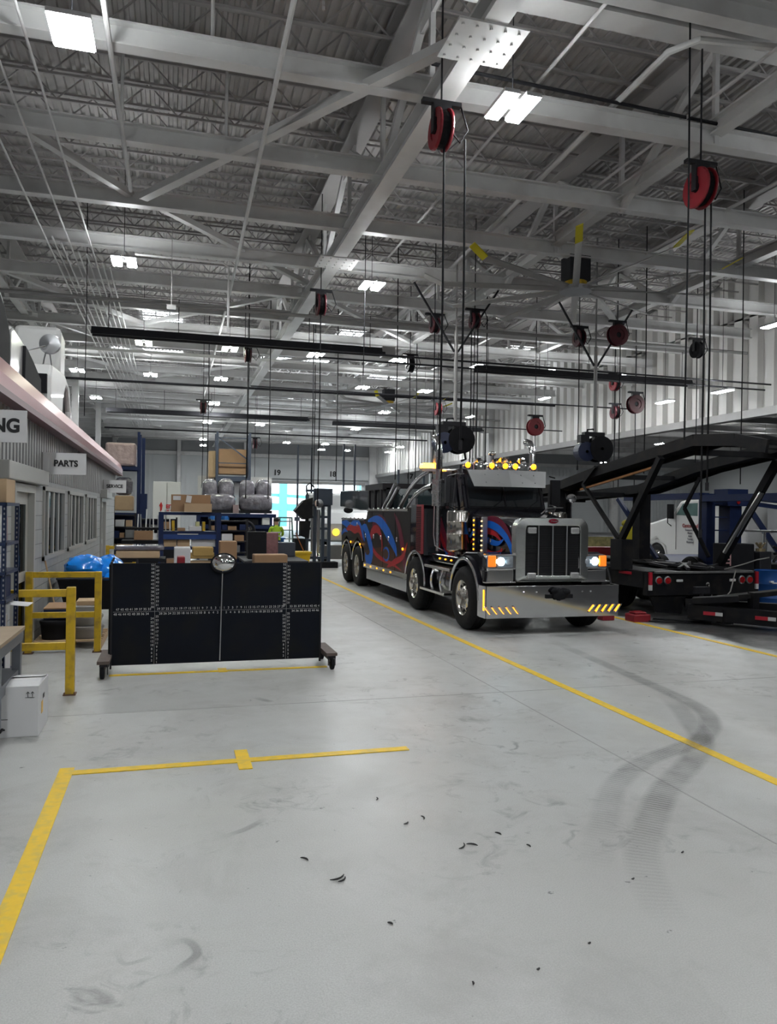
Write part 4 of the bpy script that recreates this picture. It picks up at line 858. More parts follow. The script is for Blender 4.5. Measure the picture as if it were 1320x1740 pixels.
# boom, winches and boom head behind
b = MB(); b.prism([(17.8, 2.0), (17.8, 2.35), (18.3, 2.52), (20.2, 2.55), (24.8, 2.62), (24.8, 2.1), (22, 1.98)], 'x', 5.35, 6.2); b.build('boom', P('boom_dark_green_black', (.015, .03, .035), .22, 0, .2, 4, coat=.6), T, bevel=.03)
b = MB(); b.box(5.1, 6.5, 18.6, 20.4, 2.5, 2.66); b.box(5.2, 5.3, 18.6, 20.4, 2.0, 2.55); b.box(6.3, 6.4, 18.6, 20.4, 2.0, 2.55)
for y in (18.7, 19.3, 19.9): b.box(5.08, 5.14, y, y+.1, 2.0, 2.5)
b.cyl((5.3, 19.0, 2.25), (6.3, 19.0, 2.25), .2, n=14); b.cyl((5.3, 19.9, 2.25), (6.3, 19.9, 2.25), .2, n=14); b.build('winch_frame', DARK_STEEL, T)
b = MB(); b.cyl((5.0, 18.0, 1.9), (5.1, 17.2, 2.5), .05, n=8); b.cyl((5.0, 18.3, 1.9), (5.12, 17.5, 2.6), .05, n=8); b.build('boom_cylinder', CHROME_D, T)
b = MB(); b.box(5.2, 6.35, 20.9, 21.4, .45, 1.4); b.box(4.7, 6.9, 21.3, 21.42, .7, 1.0); b.box(5.5, 6.1, 21.4, 22.6, .4, .65); b.build('rear_deck', BLACK, T)
for s_ in (5.2, 6.35):
    b = MB(); b.tube([(6.5, 12.2+(s_-5.2)*.1, 1.9), (6.5, 12.15, 2.05), (6.35, 12.1, 2.08)] if s_ > 6 else [(5.75, 11.25, 1.92), (5.9, 11.3, 2.02), (6.2, 11.35, 2.03)], .012, 6); b.build('hood_rail', CHROME, T)
b = MB(); b.tube([(6.66, 11.9, 1.3), (6.66, 11.9, 2.25)], .012, 6); b.ell((6.66, 11.9, 2.2), .1, .04, .08); b.build('fender_mirror', CHROME, T)
# ================================================================ BLACK CAR-HAULER TRAILER
TRB = P('trailer_black', (.006, .006, .008), .6, .0, .4, 5, dirt=(.014, .013, .012), dscale=4, spec=.2)
REFR = P('red_reflector', (.38, .015, .03), .3, 0, .1, 8); REFW = P('white_reflector', (.55, .55, .55), .3)
H = thing('car_hauler_trailer', 'black two-deck car hauler trailer with raised ramp tracks and red tail lamps', 'trailer', (9.85, 16, 0))
b = MB(); b.box(8.6, 11.12, 12.5, 12.62, .42, .83); b.prism([(8.7, .42), (8.85, .1), (9.4, .06), (9.5, .42)], 'y', 12.55, 12.6); b.prism([(10.2, .42), (10.3, .08), (10.9, .08), (11.0, .42)], 'y', 12.55, 12.6); b.build('rear_bumper', TRB, H)
b = MB(); b.box(8.6, 8.75, 12.6, 21, .55, .86); b.box(10.97, 11.12, 12.6, 21, .55, .86)
for k in range(8): b.box(8.7, 11.0, 12.9+k*1.1, 13.1+k*1.1, .6, .8)
b.box(8.62, 9.35, 12.55, 21, .84, .87); b.box(10.4, 11.1, 12.55, 21, .84, .87); b.build('lower_deck', TRB, H)
b = MB(); b.box(8.75, 10.95, 12.44, 12.5, .84, .875); b.build('deck_edge', P('worn_bare_steel', (.25, .25, .25), .4, .7, .4, 8), H)
for x in (8.85, 9.04, 10.72, 10.9):
    b = MB(); b.lathe([(.001, -.03), (.06, -.02), (.062, 0)], (x, 12.49, .70), 'y', 18); l_ = b.build('tail_lamp', REDLAMP, H, smooth=True)
    b = MB(); b.lathe([(.062, -.02), (.08, -.015), (.085, 0)], (x, 12.495, .70), 'y', 18); b.build('lamp_ring', CHROME_D, l_, smooth=True)
for x in (9.3, 10.5): b = MB(); b.box(x-.07, x+.07, 12.47, 12.5, .67, .72); b.build('reverse_lamp', REFW, H, bevel=.01)
for x in (8.66, 11.06):
    b = MB(); b.box(x-.03, x+.03, 12.46, 12.5, .62, .86); b.build('red_reflector', REFR, H); b = MB(); b.box(x-.03, x+.03, 12.46, 12.5, .52, .62); b.build('white_reflector', REFW, H)
text('lettering', 'e', .16, (9.93, 12.48, .63), FRONT, P('dull_white', (.4, .4, .38), .5), H, ext=.002)
b = MB(); b.box(8.57, 8.6, 13.0, 13.4, .78, .83); b.build('red_reflector', REFR, H)
for y in (14.2, 15.5):
    wheel(H, 8.62, y, -1, r=.46, dual=True, rimm=CHROME_D, front=False); wheel(H, 11.1, y, 1, r=.46, dual=True, rimm=CHROME_D, front=False)
b = MB(); b.tube([(8.6, 13.7, .5), (8.6, 13.85, .85), (8.6, 14.2, 1.0), (8.6, 14.55, .85), (8.6, 14.7, .5)], .03, 6); b.build('mudguard', DARK_STEEL, H)
# mid posts and upper deck
for x in (8.7, 11.0):
    b = MB(); b.box(x-.15, x+.15, 16.1, 16.4, .86, 2.5); b.build('post', TRB, H)
    b = MB(); b.box(x-.1, x+.1, 19.8, 20.05, .86, 2.4); b.build('post', TRB, H)
def track(xc, pts, wd=.55):
    b = MB(); 
    for s_ in (-1, 1):
        for i in range(len(pts)-1): b.beam((xc+s_*wd/2, pts[i][0], pts[i][1]), (xc+s_*wd/2, pts[i+1][0], pts[i+1][1]), .05, .20)
    for i in range(len(pts)-1):
        (y0, z0), (y1, z1) = pts[i], pts[i+1]; L = sqrt((y1-y0)**2+(z1-z0)**2); n = int(L/.12)
        for k in range(n): t_ = (k+.5)/n; y, z = y0+(y1-y0)*t_, z0+(z1-z0)*t_; b.beam((xc-wd/2, y, z+.03), (xc+wd/2, y, z+.03), .055, .03)
        b.add([(xc-wd/2, y0, z0-.03), (xc+wd/2, y0, z0-.03), (xc+wd/2, y1, z1-.03), (xc-wd/2, y1, z1-.03)], [(0, 1, 2, 3)])
    return b.build('ramp_track', TRB, H)
track(8.95, [(21, 2.35), (16.4, 2.55), (14.5, 2.85), (11.3, 3.24), (10.3, 3.16), (9.6, 3.0)]); track(10.75, [(21, 2.35), (15.6, 2.55), (13.5, 2.95), (11.2, 3.22), (9.4, 3.3)])
for (y, z) in ((16.2, 2.5), (14.3, 2.82), (11.6, 3.14), (18.5, 2.4)): b = MB(); b.beam((8.95, y, z-.08), (10.75, y, z-.08), .1, .1); b.build('cross_member', TRB, H)
def strut(p, q, r, m=TRB, name='strut'):
    b = MB(); b.beam(p, q, r, r); 
    return b.build(name, m, H)
ORG = P('worn_orange_steel', (.30, .13, .04), .35, .5, .4, 6)
strut((8.62, 13.4, 1.45), (8.62, 12.15, 3.0), .11); strut((8.62, 13.5, 1.45), (8.62, 14.9, 2.6), .07); strut((8.62, 14.9, 2.6), (8.62, 14.4, 2.95), .05)
b = MB(); b.box(8.5, 8.75, 13.2, 13.6, .85, 1.45); b.build('strut_base', TRB, H)
strut((10.75, 13.2, .9), (10.98, 11.9, 2.98), .13); b = MB(); b.cyl((10.74, 13.0, 1.2), (10.9, 12.2, 2.4), .05, n=10); b.build('hydraulic_ram', CHROME_D, H)
strut((10.6, 13.3, 1.1), (10.45, 13.9, 2.1), .06); strut((10.45, 13.9, 2.1), (10.6, 13.6, 2.75), .06)
b = MB(); b.beam((8.62, 12.4, 2.82), (8.62, 15.0, 2.48), .05, .04); b.build('side_rail', ORG, H)
b = MB(); b.tube([(10.4, 12.6, .9), (10.7, 12.45, 1.0), (10.9, 12.3, 1.1), (11.1, 12.2, 1.15)], .012, 5); b.tube([(10.5, 12.4, .9), (10.3, 12.3, .5), (9.9, 12.2, .2), (9.3, 12.1, .03)], .012, 5); b.build('air_line', GREYC, H)
b = MB(); random.seed(3)
for k in range(10): x = 9.2+random.random()*1.6; b.beam((x, 12.7+random.random(), .9), (x+random.uniform(-.6, .6), 13+random.random(), .95), .06, .05)
b.build('strap_winch_bars', DARK_STEEL, H)
# ramp tail lying towards the camera at lower right
R_ = thing('gooseneck_chassis', 'low black trailer chassis with red and white reflectors at the right edge', 'trailer chassis', (9.8, 11.2, 0))
b = MB(); b.beam((8.95, 11.75, .22), (10.2, 10.2, .20), .16, .26); b.beam((9.15, 12.1, .30), (11.2, 10.4, .30), .14, .2); b.box(9.25, 9.45, 11.2, 11.4, .05, .3); b.build('main_beam', TRB, R_)
b = MB(); b.beam((9.0, 11.7, .42), (9.55, 11.2, .50), .3, .10); b.beam((9.3, 11.5, .46), (10.8, 10.9, .68), .26, .08); b.box(9.78, 9.9, 11.1, 11.25, .25, .6); b.build('ramp_arm', TRB, R_)
b = MB(); b.cyl((9.45, 12.05, .06), (9.45, 12.05, .55), .04, n=10); b.box(9.3, 9.6, 12.0, 12.1, .5, .62); b.box(9.3, 9.6, 11.9, 12.2, .0, .05); b.build('landing_jack', DARK_STEEL, R_)
for (p0, t_) in (((8.95, 11.75, .22), .13), ((8.95, 11.75, .22), .55)):
    d = Vector((1.25, -1.55, -.02)); L = d.length; d = d/L; s_ = Vector((-d.y, d.x, 0))*-.085
    a = Vector(p0)+d*L*t_-Vector((.06, .065, 0))
    b = MB(); b.beam(a, a+d*.2, .02, .06); b.build('red_reflector', REFR, R_); b = MB(); b.beam(a+d*.2, a+d*.32, .02, .06); b.build('white_reflector', REFW, R_)
b = MB(); b.box(8.0, 8.35, 12.0, 12.3, .0, .14); b.box(8.05, 8.3, 12.05, 12.25, .14, .18); t_ = b.build('floor_jack', RED, bevel=.02); tag(t_, 'red jack on the floor between the tow truck and the trailer', 'jack')
b = MB(); b.box(7.55, 7.8, 12.3, 12.5, .0, .12); t_ = b.build('wheel_chock', RED, bevel=.02); tag(t_, 'small red wheel chock beside the front right tire of the tow truck', 'chock')
b = MB(); b.tube([(8.3, 12.0, .02), (8.9, 11.7, .02), (9.3, 11.6, .02), (8.6, 12.3, .02)], .014, 5); tag(b.build('air_hose', BLACK), 'black air hose lying on the floor by the red jack', 'hose')
# blue drum
D = thing('steel_drum', 'blue steel drum with white marks behind the black chassis', 'drum', (11.75, 12.9, 0))
b = MB(); b.lathe([(.01, 0), (.28, 0), (.285, .02), (.28, .04), (.28, .28), (.29, .3), (.28, .32), (.28, .56), (.29, .58), (.28, .6), (.28, .82), (.29, .85), (.27, .85), (.27, .83), (.01, .83)], (11.75, 12.9, 0), 'z', 28); b.build('drum_body', P('drum_blue', (.010, .07, .26), .4, 0, .15, 5), D, smooth=True)
b = MB(); b.box(11.52, 11.6, 12.62, 12.66, .62, .65); b.box(11.58, 11.68, 12.615, 12.65, .60, .62); b.build('white_mark', WHITEINK, D)
# tall dark cabinet with wording and machine
K = thing('machine_cabinet', 'black shop cabinet with a brass fitting on top beside the blue truck post', 'cabinet', (11.6, 13.6, 0))
b = MB(); b.box(11.25, 11.9, 13.5, 14.0, 0, 1.36); b.build('body', BLACK, K, bevel=.02)
b = MB(); b.box(11.95, 12.25, 13.4, 13.7, 0, 1.2); b.build('pedestal', DARK_STEEL, K, bevel=.02)
b = MB(); b.cyl((12.1, 13.55, 1.2), (12.1, 13.55, 1.26), .1, n=12)
for k in range(6): b.tube([(12.1, 13.55, 1.26), (12.1+.12*cos(k), 13.55+.08*sin(k), 1.38)], .02, 5)
b.build('fitting', P('dull_brass', (.25, .2, .12), .4, .6), K)
text('lettering', 'TIT', .17, (11.22, 13.48, 1.03), (pi/2, pi/2, 0), P('pinkish_letters', (.5, .28, .28), .5), K)
M_ = thing('tire_machine', 'dark workshop machine with gauges at the right edge', 'machine', (13.1, 14.0, 0))
b = MB(); b.box(12.6, 13.9, 13.8, 14.5, 0, .9); b.cyl((12.9, 13.7, 1.25), (12.9, 13.8, 1.25), .13, n=16); b.cyl((12.9, 13.8, .9), (12.9, 13.8, 1.2), .03, n=8); b.build('body', BLACK, M_, bevel=.03)
b = MB(); b.box(12.4, 14.2, 13.6, 14.4, 1.60, 1.64); b.tube([(12.6, 14, 0), (12.6, 14, 1.6)], .03); b.tube([(14, 14, 0), (14, 14, 1.6)], .03); b.build('top_shelf', CHROME_D, M_)
b = MB(); random.seed(5)
for k in range(9): b.cyl((12.6+random.random()*1.2, 13.75, .9+random.random()*.3), (12.6+random.random()*1.2, 13.75, .95+random.random()*.4), .03, n=8)
b.build('knobs', DARK_STEEL, M_)
# blue car hauler behind
B_ = thing('blue_car_hauler', 'dark blue car hauler body with ladder standing behind the black trailer', 'trailer', (14, 17.5, 0))
b = MB(); b.box(12.6, 12.9, 16.2, 19.5, 2.36, 2.52); b.box(12.6, 12.9, 13.0, 16.2, 2.30, 2.46); b.build('upper_rail', BLUE_RACK, B_)
b = MB(); b.box(12.75, 13.0, 16.1, 16.4, .3, 2.5); b.build('post', BLUE_RACK, B_); b = MB(); b.box(13.35, 13.7, 16.0, 16.4, .3, 2.6); b.box(13.2, 13.8, 15.9, 16.4, 2.2, 2.62); b.build('post', BLUE_RACK, B_)
b = MB()
for k in range(6): b.beam((12.95, 16.1, .6+k*.33), (13.4, 16.1, .6+k*.33), .03, .03)
b.build('ladder', BLUE_RACK, B_)
b = MB(); b.beam((13.8, 15.9, 2.2), (14.6, 15.5, .8), .12, .12); b.beam((13.7, 16, 2.45), (16.1, 15.5, 2.2), .3, .12); b.beam((13.7, 16, 2.3), (16.1, 15.5, 2.0), .1, .1); b.build('brace', BLUE_RACK, B_)
b = MB(); b.beam((12.4, 17.6, .8), (12.1, 19.0, 2.4), .1, .1); b.build('brace', BLUE_RACK, B_)
b = MB(); b.box(12.5, 16.2, 15.4, 20.5, .5, .75); b.build('deck', BLUE_RACK, B_)
for y in (16.5, 18.0): wheel(B_, 12.55, y, -1, r=.46, rimm=CHROME_D)
b = MB(); b.lathe([(.001, -.02), (.05, -.01), (.055, 0)], (13.5, 15.88, 2.3), 'y', 14); b.build('clearance_lamp', REDLAMP, B_, smooth=True)
# white truck
def big_truck(name, lab, x, y0, d, body, window, stripe=None, wdt=2.3, facing=1, mat=WHITE):
    t = thing(name, lab, 'truck', (x+wdt/2, y0, 0)); f = lambda p: (y0+facing*p[0], p[1])
    b = MB(); b.prism([f(p) for p in body], 'x', x, x+wdt); cb = b.build('cab', mat, t, bevel=.08)
    b = MB(); b.prism([f(p) for p in window], 'x', x-.01, x+.005); b.build('side_window', P('greenish_window', (.10, .17, .16), .08, 0, .5, 2), t)
    return t, f
t, f = big_truck('semi_truck', 'white semi truck with red lettering on its door, parked behind the trailers', 16.6, 19.2, 1,
    [(0, .5), (0, 2.55), (1.4, 2.62), (2.6, 2.5), (3.1, 2.46), (3.55, 2.0), (3.7, 1.92), (5.0, 1.65), (5.3, 1.2), (5.35, .7), (5.0, .6), (4.9, .95), (4.4, 1.15), (3.9, .9), (3.8, .5)],
    [(2.2, 1.95), (2.2, 2.38), (2.95, 2.36), (3.3, 1.98)], wdt=2.3)
b = MB()
for y in (20.9, 22.5): b.box(16.585, 16.6, y, y+.02, .8, 2.45)
b.build('door_seam', GREY_STEEL, t)
b = MB(); b.box(16.4, 16.58, 22.6, 22.75, 1.85, 2.35); b.tube([(16.4, 22.7, 2.35), (16.4, 22.7, 1.7), (16.55, 22.7, 1.6)], .02, 6); b.build('mirror', BLACK, t, bevel=.03)
b = MB(); b.lathe([(.5, 0), (.6, -.03), (.62, .1)], (16.62, 23.6, .5), 'x', 24); b.build('wheel_arch_lip', WHITE, t)
wheel(t, 16.62, 23.6, -1, r=.48); wheel(t, 16.62, 20.2, -1, r=.48); wheel(t, 18.88, 23.6, 1, r=.48); wheel(t, 18.88, 20.2, 1, r=.48)
SIDE = (pi/2, 0, -pi/2)
text('door_lettering', 'Hartwood', .2, (16.58, 21.75, 1.62), SIDE, REDINK, t) if False else text('door_lettering', 'Cantonglod', .17, (16.58, 21.75, 1.62), SIDE, P('faded_red', (.35, .08, .08), .5), t)
for k, s_ in enumerate(('Transport Inc.', 'Marine', 'Auto', 'Towing', 'Recovery')): text('door_lettering', s_, .09, (16.58, 21.75, 1.48-k*.1), SIDE, P('faded_grey', (.16, .16, .18), .5), t)
b = MB(); b.tube([(16.56, 20.6, .9), (16.5, 20.6, 1.3), (16.5, 20.9, 1.3), (16.56, 20.9, .9)], .02, 6); b.build('grab_rail', BLACK, t)
# pale trailer box right of it
b = MB(); b.box(17.0, 19.4, 12.5, 18.8, .9, 2.35); bx = b.build('box_trailer', P('dull_white_box', (.36, .36, .37), .5, 0, .1, 2), bevel=.03)
tag(bx, 'dull white trailer box behind the blue hauler at the right edge', 'trailer')
# second truck behind the wrecker
t = thing('parked_truck', 'white truck nose with a round amber lamp behind the tow truck', 'truck', (6.6, 28, 0))
b = MB(); b.prism([(26.9, .85), (26.85, 1.2), (27.0, 1.5), (27.6, 1.9), (28.6, 1.98), (28.8, 2.6), (31, 2.7), (31, .85)], 'x', 5.25, 7.5); b.build('cab', P('silver_white', (.52, .53, .54), .25, .2, .05, 3), t, bevel=.06)
b = MB(); b.box(5.15, 7.6, 26.6, 26.8, .25, .75); b.build('bumper', GREYC, t, bevel=.03)
b = MB(); b.lathe([(.001, -.03), (.12, -.02), (.13, .02)], (5.65, 26.8, 1.2), 'y', 18); b.build('amber_lamp', P('bright_amber', (1, .7, .05), .3, 0, 0, 1, emit=(1, .65, .05), es=2), t, smooth=True)
wheel(t, 5.3, 28.2, -1, r=.5); wheel(t, 7.45, 28.2, 1, r=.5)
b = MB(); b.ell((6.2, 27.3, 2.0), .18, .1, .12); b.build('horn_cap', BLACK, t)
# lifting mast with sheaves
t = thing('lifting_mast', 'dark steel lifting mast with rollers and cylinders beside the open door', 'mast', (4.7, 26, 0))
b = MB()
for x in (4.45, 4.72, 5.0, 5.22): b.box(x-.05, x+.05, 25.9, 26.05, 0, 2.72 if x > 4.6 else 2.5)
for z in (.3, .9, 1.3, 1.7, 2.1, 2.6): b.box(4.4, 5.27, 25.95, 26.05, z, z+.08)
b.box(4.75, 5.3, 25.8, 26.1, 2.15, 2.72); b.build('mast_frame', P('mast_blue_grey', (.05, .065, .09), .4, .3), t)
b = MB(); b.lathe([(.02, -.06), (.15, -.05), (.12, 0), (.15, .05), (.02, .06)], (4.82, 25.8, 2.2), 'y', 18); b.build('sheave', CHROME_D, t)
b = MB(); b.cyl((4.82, 25.8, .5), (4.82, 25.8, 2.0), .06, n=10); b.cyl((4.6, 25.8, .4), (4.6, 25.8, 1.7), .04, n=8); b.build('cylinder', CHROME_D, t)
b = MB(); b.prism([(4.0, 1.95), (4.3, 2.3), (4.6, 2.4), (4.6, 1.7), (4.3, 1.65)], 'y', 25.7, 26.2); b.prism([(4.2, 1.1), (4.2, 1.6), (4.55, 1.6), (4.5, 1.0)], 'y', 25.8, 26.1); b.build('head_plate', TRB, t)
b = MB(); b.tube([(4.45, 26, 2.5), (4.42, 26, 2.8), (4.55, 26, 2.9), (4.7, 26, 2.75)], .03, 6); b.tube([(4.5, 25.8, .1), (4.8, 25.7, .15), (5.2, 25.8, .1)], .06, 6); b.build('looped_hose', BLACK, t)
b = MB(); b.box(4.2, 5.5, 25.7, 26.3, 0, .2); b.box(4.0, 4.35, 25.7, 26.2, .2, 1.0); b.build('base', BLACK, t)
# tall thin tool stands near the far doors
for k, (x, y, z) in enumerate(((9.5, 60, 7.2), (10.6, 60, 7.0), (13.2, 60, 7.4), (14.1, 60, 7.4), (21.5, 60, 7.0), (23.2, 60, 6.8), (15.4, 52, 5.0), (17.3, 52, 5.2))):
    b = MB(); b.box(x-.07, x+.07, y-.07, y+.07, 0, z); b.box(x-.25, x+.25, y-.25, y+.25, 0, .1); b.box(x-.2, x+.2, y-.1, y+.1, 1.2, 1.5)
    tag(b.build('vehicle_lift_column', P('lift_dark_blue', (.04, .05, .07), .4), ), 'thin dark lift column standing before the far wall', 'lift column', 'vehicle lift columns near the far doors')
# distant parked vehicles on the far right side
random.seed(11)
for k, (x, y, c, lab) in enumerate(((9.2, 36, (.04, .05, .07), 'distant dark truck behind the tow truck cab'), (13.5, 38, (.10, .03, .04), 'distant dark red truck behind the trailer posts'), (28.5, 30, (.05, .06, .12), 'distant dark blue truck in the side bay'))):
    t = thing('distant_truck', lab, 'truck', (x, y, 0)); m = P('distant_paint_%d' % k, c, .3, 0, .1, 3)
    b = MB(); b.prism([(y, .5), (y, 1.7), (y+1.4, 1.9), (y+1.7, 2.7), (y+4, 2.8), (y+4, .5)], 'x', x, x+2.4); b.build('cab', m, t, bevel=.06)
    b = MB(); b.box(x+.2, x+2.2, y+1.42, y+1.5, 1.95, 2.55); b.build('windshield', BLACK_PAINT, t)
    wheel(t, x+.02, y+.9, -1, r=.48); wheel(t, x+2.38, y+.9, 1, r=.48)
# yellow hard hat worker and red workbench glimpsed between the posts
t = thing('tool_chest', 'red and cream parts bench glimpsed right of the chrome grille', 'tool chest', (11.9, 20, 0))
b = MB(); b.box(11.3, 12.5, 19.8, 20.3, 0, 1.0); b.build('chest', RED, t, bevel=.02); b = MB(); b.box(11.35, 12.45, 19.78, 19.8, 1.02, 1.3); b.build('goods', P('mixed_goods', (.5, .45, .2), .6, 0, .8, 9), t)
b = MB(); b.ell((11.6, 17.8, 1.72), .13, .15, .1); b.box(11.45, 11.75, 17.7, 17.9, 0, 1.64); tag(b.build('yellow_capped_post', P('yellow_cap', (.65, .55, .03), .5), bevel=.03), 'post with a yellow rounded cap behind the trailer struts', 'post')
# ================================================================ OFFICE BUILDING ON THE LEFT
def brick_mat():
    m = bpy.data.materials.new('painted_block'); m.use_nodes = True; nt = m.node_tree; n = nt.nodes; l = nt.links; p = n['Principled BSDF']; p.inputs['Roughness'].default_value = .55
    g = n.new('ShaderNodeNewGeometry'); s_ = n.new('ShaderNodeSeparateXYZ'); l.new(g.outputs['Position'], s_.inputs[0]); c = n.new('ShaderNodeCombineXYZ'); l.new(s_.outputs[1], c.inputs[0]); l.new(s_.outputs[2], c.inputs[1])
    br = n.new('ShaderNodeTexBrick'); br.inputs['Scale'].default_value = 1; br.inputs['Brick Width'].default_value = .4; br.inputs['Row Height'].default_value = .2; br.inputs['Mortar Size'].default_value = .006
    br.inputs['Color1'].default_value = (.37, .38, .38, 1); br.inputs['Color2'].default_value = (.34, .35, .35, 1); br.inputs['Mortar'].default_value = (.18, .18, .18, 1)
    l.new(c.outputs[0], br.inputs[0]); l.new(br.outputs[0], p.inputs['Base Color']); bp = n.new('ShaderNodeBump'); bp.inputs['Strength'].default_value = .5; bp.inputs['Distance'].default_value = .01; bp.invert = True
    l.new(br.outputs['Fac'], bp.inputs['Height']); l.new(bp.outputs[0], p.inputs['Normal']); return m
BLK = brick_mat(); WX = -1.8; FRM = P('pale_window_frame', (.42, .42, .40), .45, 0, .05, 3)
wins = [(12.0, 14.2), (14.75, 17.1), (17.65, 20.0)]; doors = [(9.85, 11.1), (21.3, 22.6)]
b = MB(); ops = sorted([(a, c, 1.14, 2.22) for a, c in wins]+[(a, c, 0, 2.14) for a, c in doors]); y = 1.0
for a, c, z0, z1 in ops:
    b.box(WX-.2, WX, y, a, 0, 2.3)
    if z0 > 0: b.box(WX-.2, WX, a, c, 0, z0)
    b.box(WX-.2, WX, a, c, z1, 2.3); y = c
b.box(WX-.2, WX, y, 26.5, 0, 2.3); b.box(-8.5, WX, 26.3, 26.5, 0, 3.2); struct(b, 'wall_office', BLK)
b = MB(); y = 1.0; b.box(WX-.2, WX-.0, 1, 26.5, 2.3, 3.2)
while y < 26.4: b.box(WX, WX+.015, y, y+.10, 2.3, 3.12); y += .20
struct(b, 'wall_office_upper', P('grey_vertical_siding', (.33, .33, .33), .5, 0, .05, 2))
b = MB(); b.box(-5.2, -5.1, 1, 26.3, 0, 3.1); struct(b, 'wall_office_inner', P('dim_interior', (.05, .05, .05), .8, 0, .3, 1.5))
b = MB(); b.box(-8.5, -1.62, 1, 26.6, 3.2, 3.3); b.box(-5.2, WX-.2, 1, 26.3, 2.95, 3.0); struct(b, 'office_roof_slab', WALLG)
b = MB(); b.prism([(-1.60, 3.04), (-1.58, 3.2), (-1.66, 3.40), (-1.80, 3.40), (-1.80, 3.04)], 'y', 1, 26.7); struct(b, 'trim_11', P('rose_red_metal_fascia', (.36, .13, .14), .3, .35, .08, 2))
b = MB(); b.box(-1.72, -1.575, 1, 26.72, 3.0, 3.07); struct(b, 'trim_12', P('dark_maroon_metal', (.10, .02, .03), .4, .2))
for k, (a, c) in enumerate(wins):
    b = MB(); b.box(WX-.12, WX+.03, a, c, 1.14, 1.20); b.box(WX-.12, WX+.03, a, c, 2.16, 2.22); b.box(WX-.12, WX+.03, a, a+.06, 1.14, 2.22); b.box(WX-.12, WX+.03, c-.06, c, 1.14, 2.22)
    wf = struct(b, 'window_%d' % (k+11), FRM); b = MB()
    for j in range(1, 4): yy = a+(c-a)*j/4; b.box(WX-.03, WX+.003, yy-.06, yy+.06, 1.2, 2.16)
    b.build('mullions', FRM, wf); b = MB(); b.box(WX-.025, WX-.02, a+.05, c-.05, 1.19, 2.17); b.build('glass', GLASS, wf)
    b = MB(); 
    for j in range(3): b.box(WX-.35, WX-.33, a+.45+j*.6, a+.50+j*.6, 1.0, 2.25)
    tag(b.build('vertical_blind', P('pale_blind', (.35, .35, .33), .7)), 'pale vertical blind behind the %s office window' % ['nearest', 'middle', 'farthest'][k], 'blind')
for k, (a, c) in enumerate(doors):
    b = MB(); b.box(WX-.15, WX+.04, a-.07, a+.02, 0, 2.2); b.box(WX-.15, WX+.04, c-.02, c+.07, 0, 2.2); b.box(WX-.15, WX+.04, a, c, 2.1, 2.2); dj = struct(b, 'door_%d' % (k+21), FRM)
    b = MB(); b.box(WX-.1, WX-.04, a+.03, a+.17, .02, 2.1); b.box(WX-.1, WX-.04, c-.17, c-.03, .02, 2.1); b.box(WX-.1, WX-.04, a+.17, c-.17, .02, .25); b.box(WX-.1, WX-.04, a+.17, c-.17, .95, 1.08); b.box(WX-.1, WX-.04, a+.17, c-.17, 1.95, 2.1); b.build('door_leaf', FRM, dj)
    b = MB(); b.box(WX-.05, WX-.045, a+.17, c-.17, .25, 1.95); b.build('glass', GLASS, dj); b = MB(); b.box(WX-.04, WX+.02, a+.2, a+.24, .95, 1.2); b.build('door_handle', CHROME_D, dj)
b = MB(); b.box(WX, WX+.12, 9.0, 11.75, 2.22, 2.42); tag(b.build('door_operator_housing', FRM, bevel=.01), 'long grey door operator box above the nearest office door', 'box')
b = MB(); b.box(WX, WX+.18, 21.1, 22.8, 2.2, 2.42); tag(b.build('door_operator_housing', FRM, bevel=.01), 'grey door operator box under the SERVICE sign', 'box')
# signs
for (s_, y, z, w_, h_, lab, wd, xo) in (('ING', 7.02, 2.585, .615, .27, 'white hanging sign ending in ING, cut by the left edge', .125, .12), ('PARTS', 11.8, 2.545, .60, .31, 'white hanging sign reading PARTS', .098, .02), ('SERVICE', 21.8, 2.52, .60, .34, 'white hanging sign reading SERVICE', .10, .0)):
    t = thing('hanging_sign', lab, 'sign', (WX+w_/2, y, z)); b = MB(); b.box(WX+.01, WX+w_, y, y+.02, z-h_/2, z+h_/2); b.build('board', SIGNW, t)
    text('lettering', s_, wd*1.25, (WX+.01+w_/2+xo, y-.003, z), FRONT, INK, t, sx=.92)
    b = MB(); b.box(WX, WX+.03, y-.02, y+.04, z-h_/2, z+h_/2); b.build('bracket', GREY_STEEL, t)
b = MB(); b.lathe([(.001, .03), (.03, .03), (.03, 0)], (WX+.02, 8.6, 2.62), 'x', 12); tag(b.build('wall_knob', BLACK), 'small round black fitting on the siding beside the ING sign', 'fitting')
# ---------------------------------------------------------------- truck bodies stored on the office roof
t = thing('truck_cab_shell', 'dark-windowed white truck cab shell at the left edge of the office roof', 'truck cab', (-2.6, 9.5, 3.3))
b = MB(); b.prism([(8.2, 3.3), (8.2, 4.75), (9.3, 4.62), (9.95, 4.40), (10.3, 4.1), (10.35, 3.3)], 'x', -3.6, -1.95); b.build('shell', WHITE, t, bevel=.06)
b = MB(); b.prism([(8.3, 3.35), (8.3, 4.55), (9.25, 4.46), (9.85, 4.26), (10.2, 4.0), (10.25, 3.35)], 'x', -1.96, -1.92); b.build('door_opening', BLACK, t)
t = thing('truck_cowl', 'silver truck cowl with a black window opening on the office roof', 'truck cowl', (-2.4, 11.6, 3.3))
b = MB(); b.prism([(10.45, 3.3), (10.5, 4.15), (10.7, 4.22), (11.8, 4.15), (12.6, 3.9), (12.75, 3.3)], 'x', -3.1, -1.97); b.build('shell', P('silver_paint', (.48, .48, .49), .2, .3, .05, 3), t, bevel=.05)
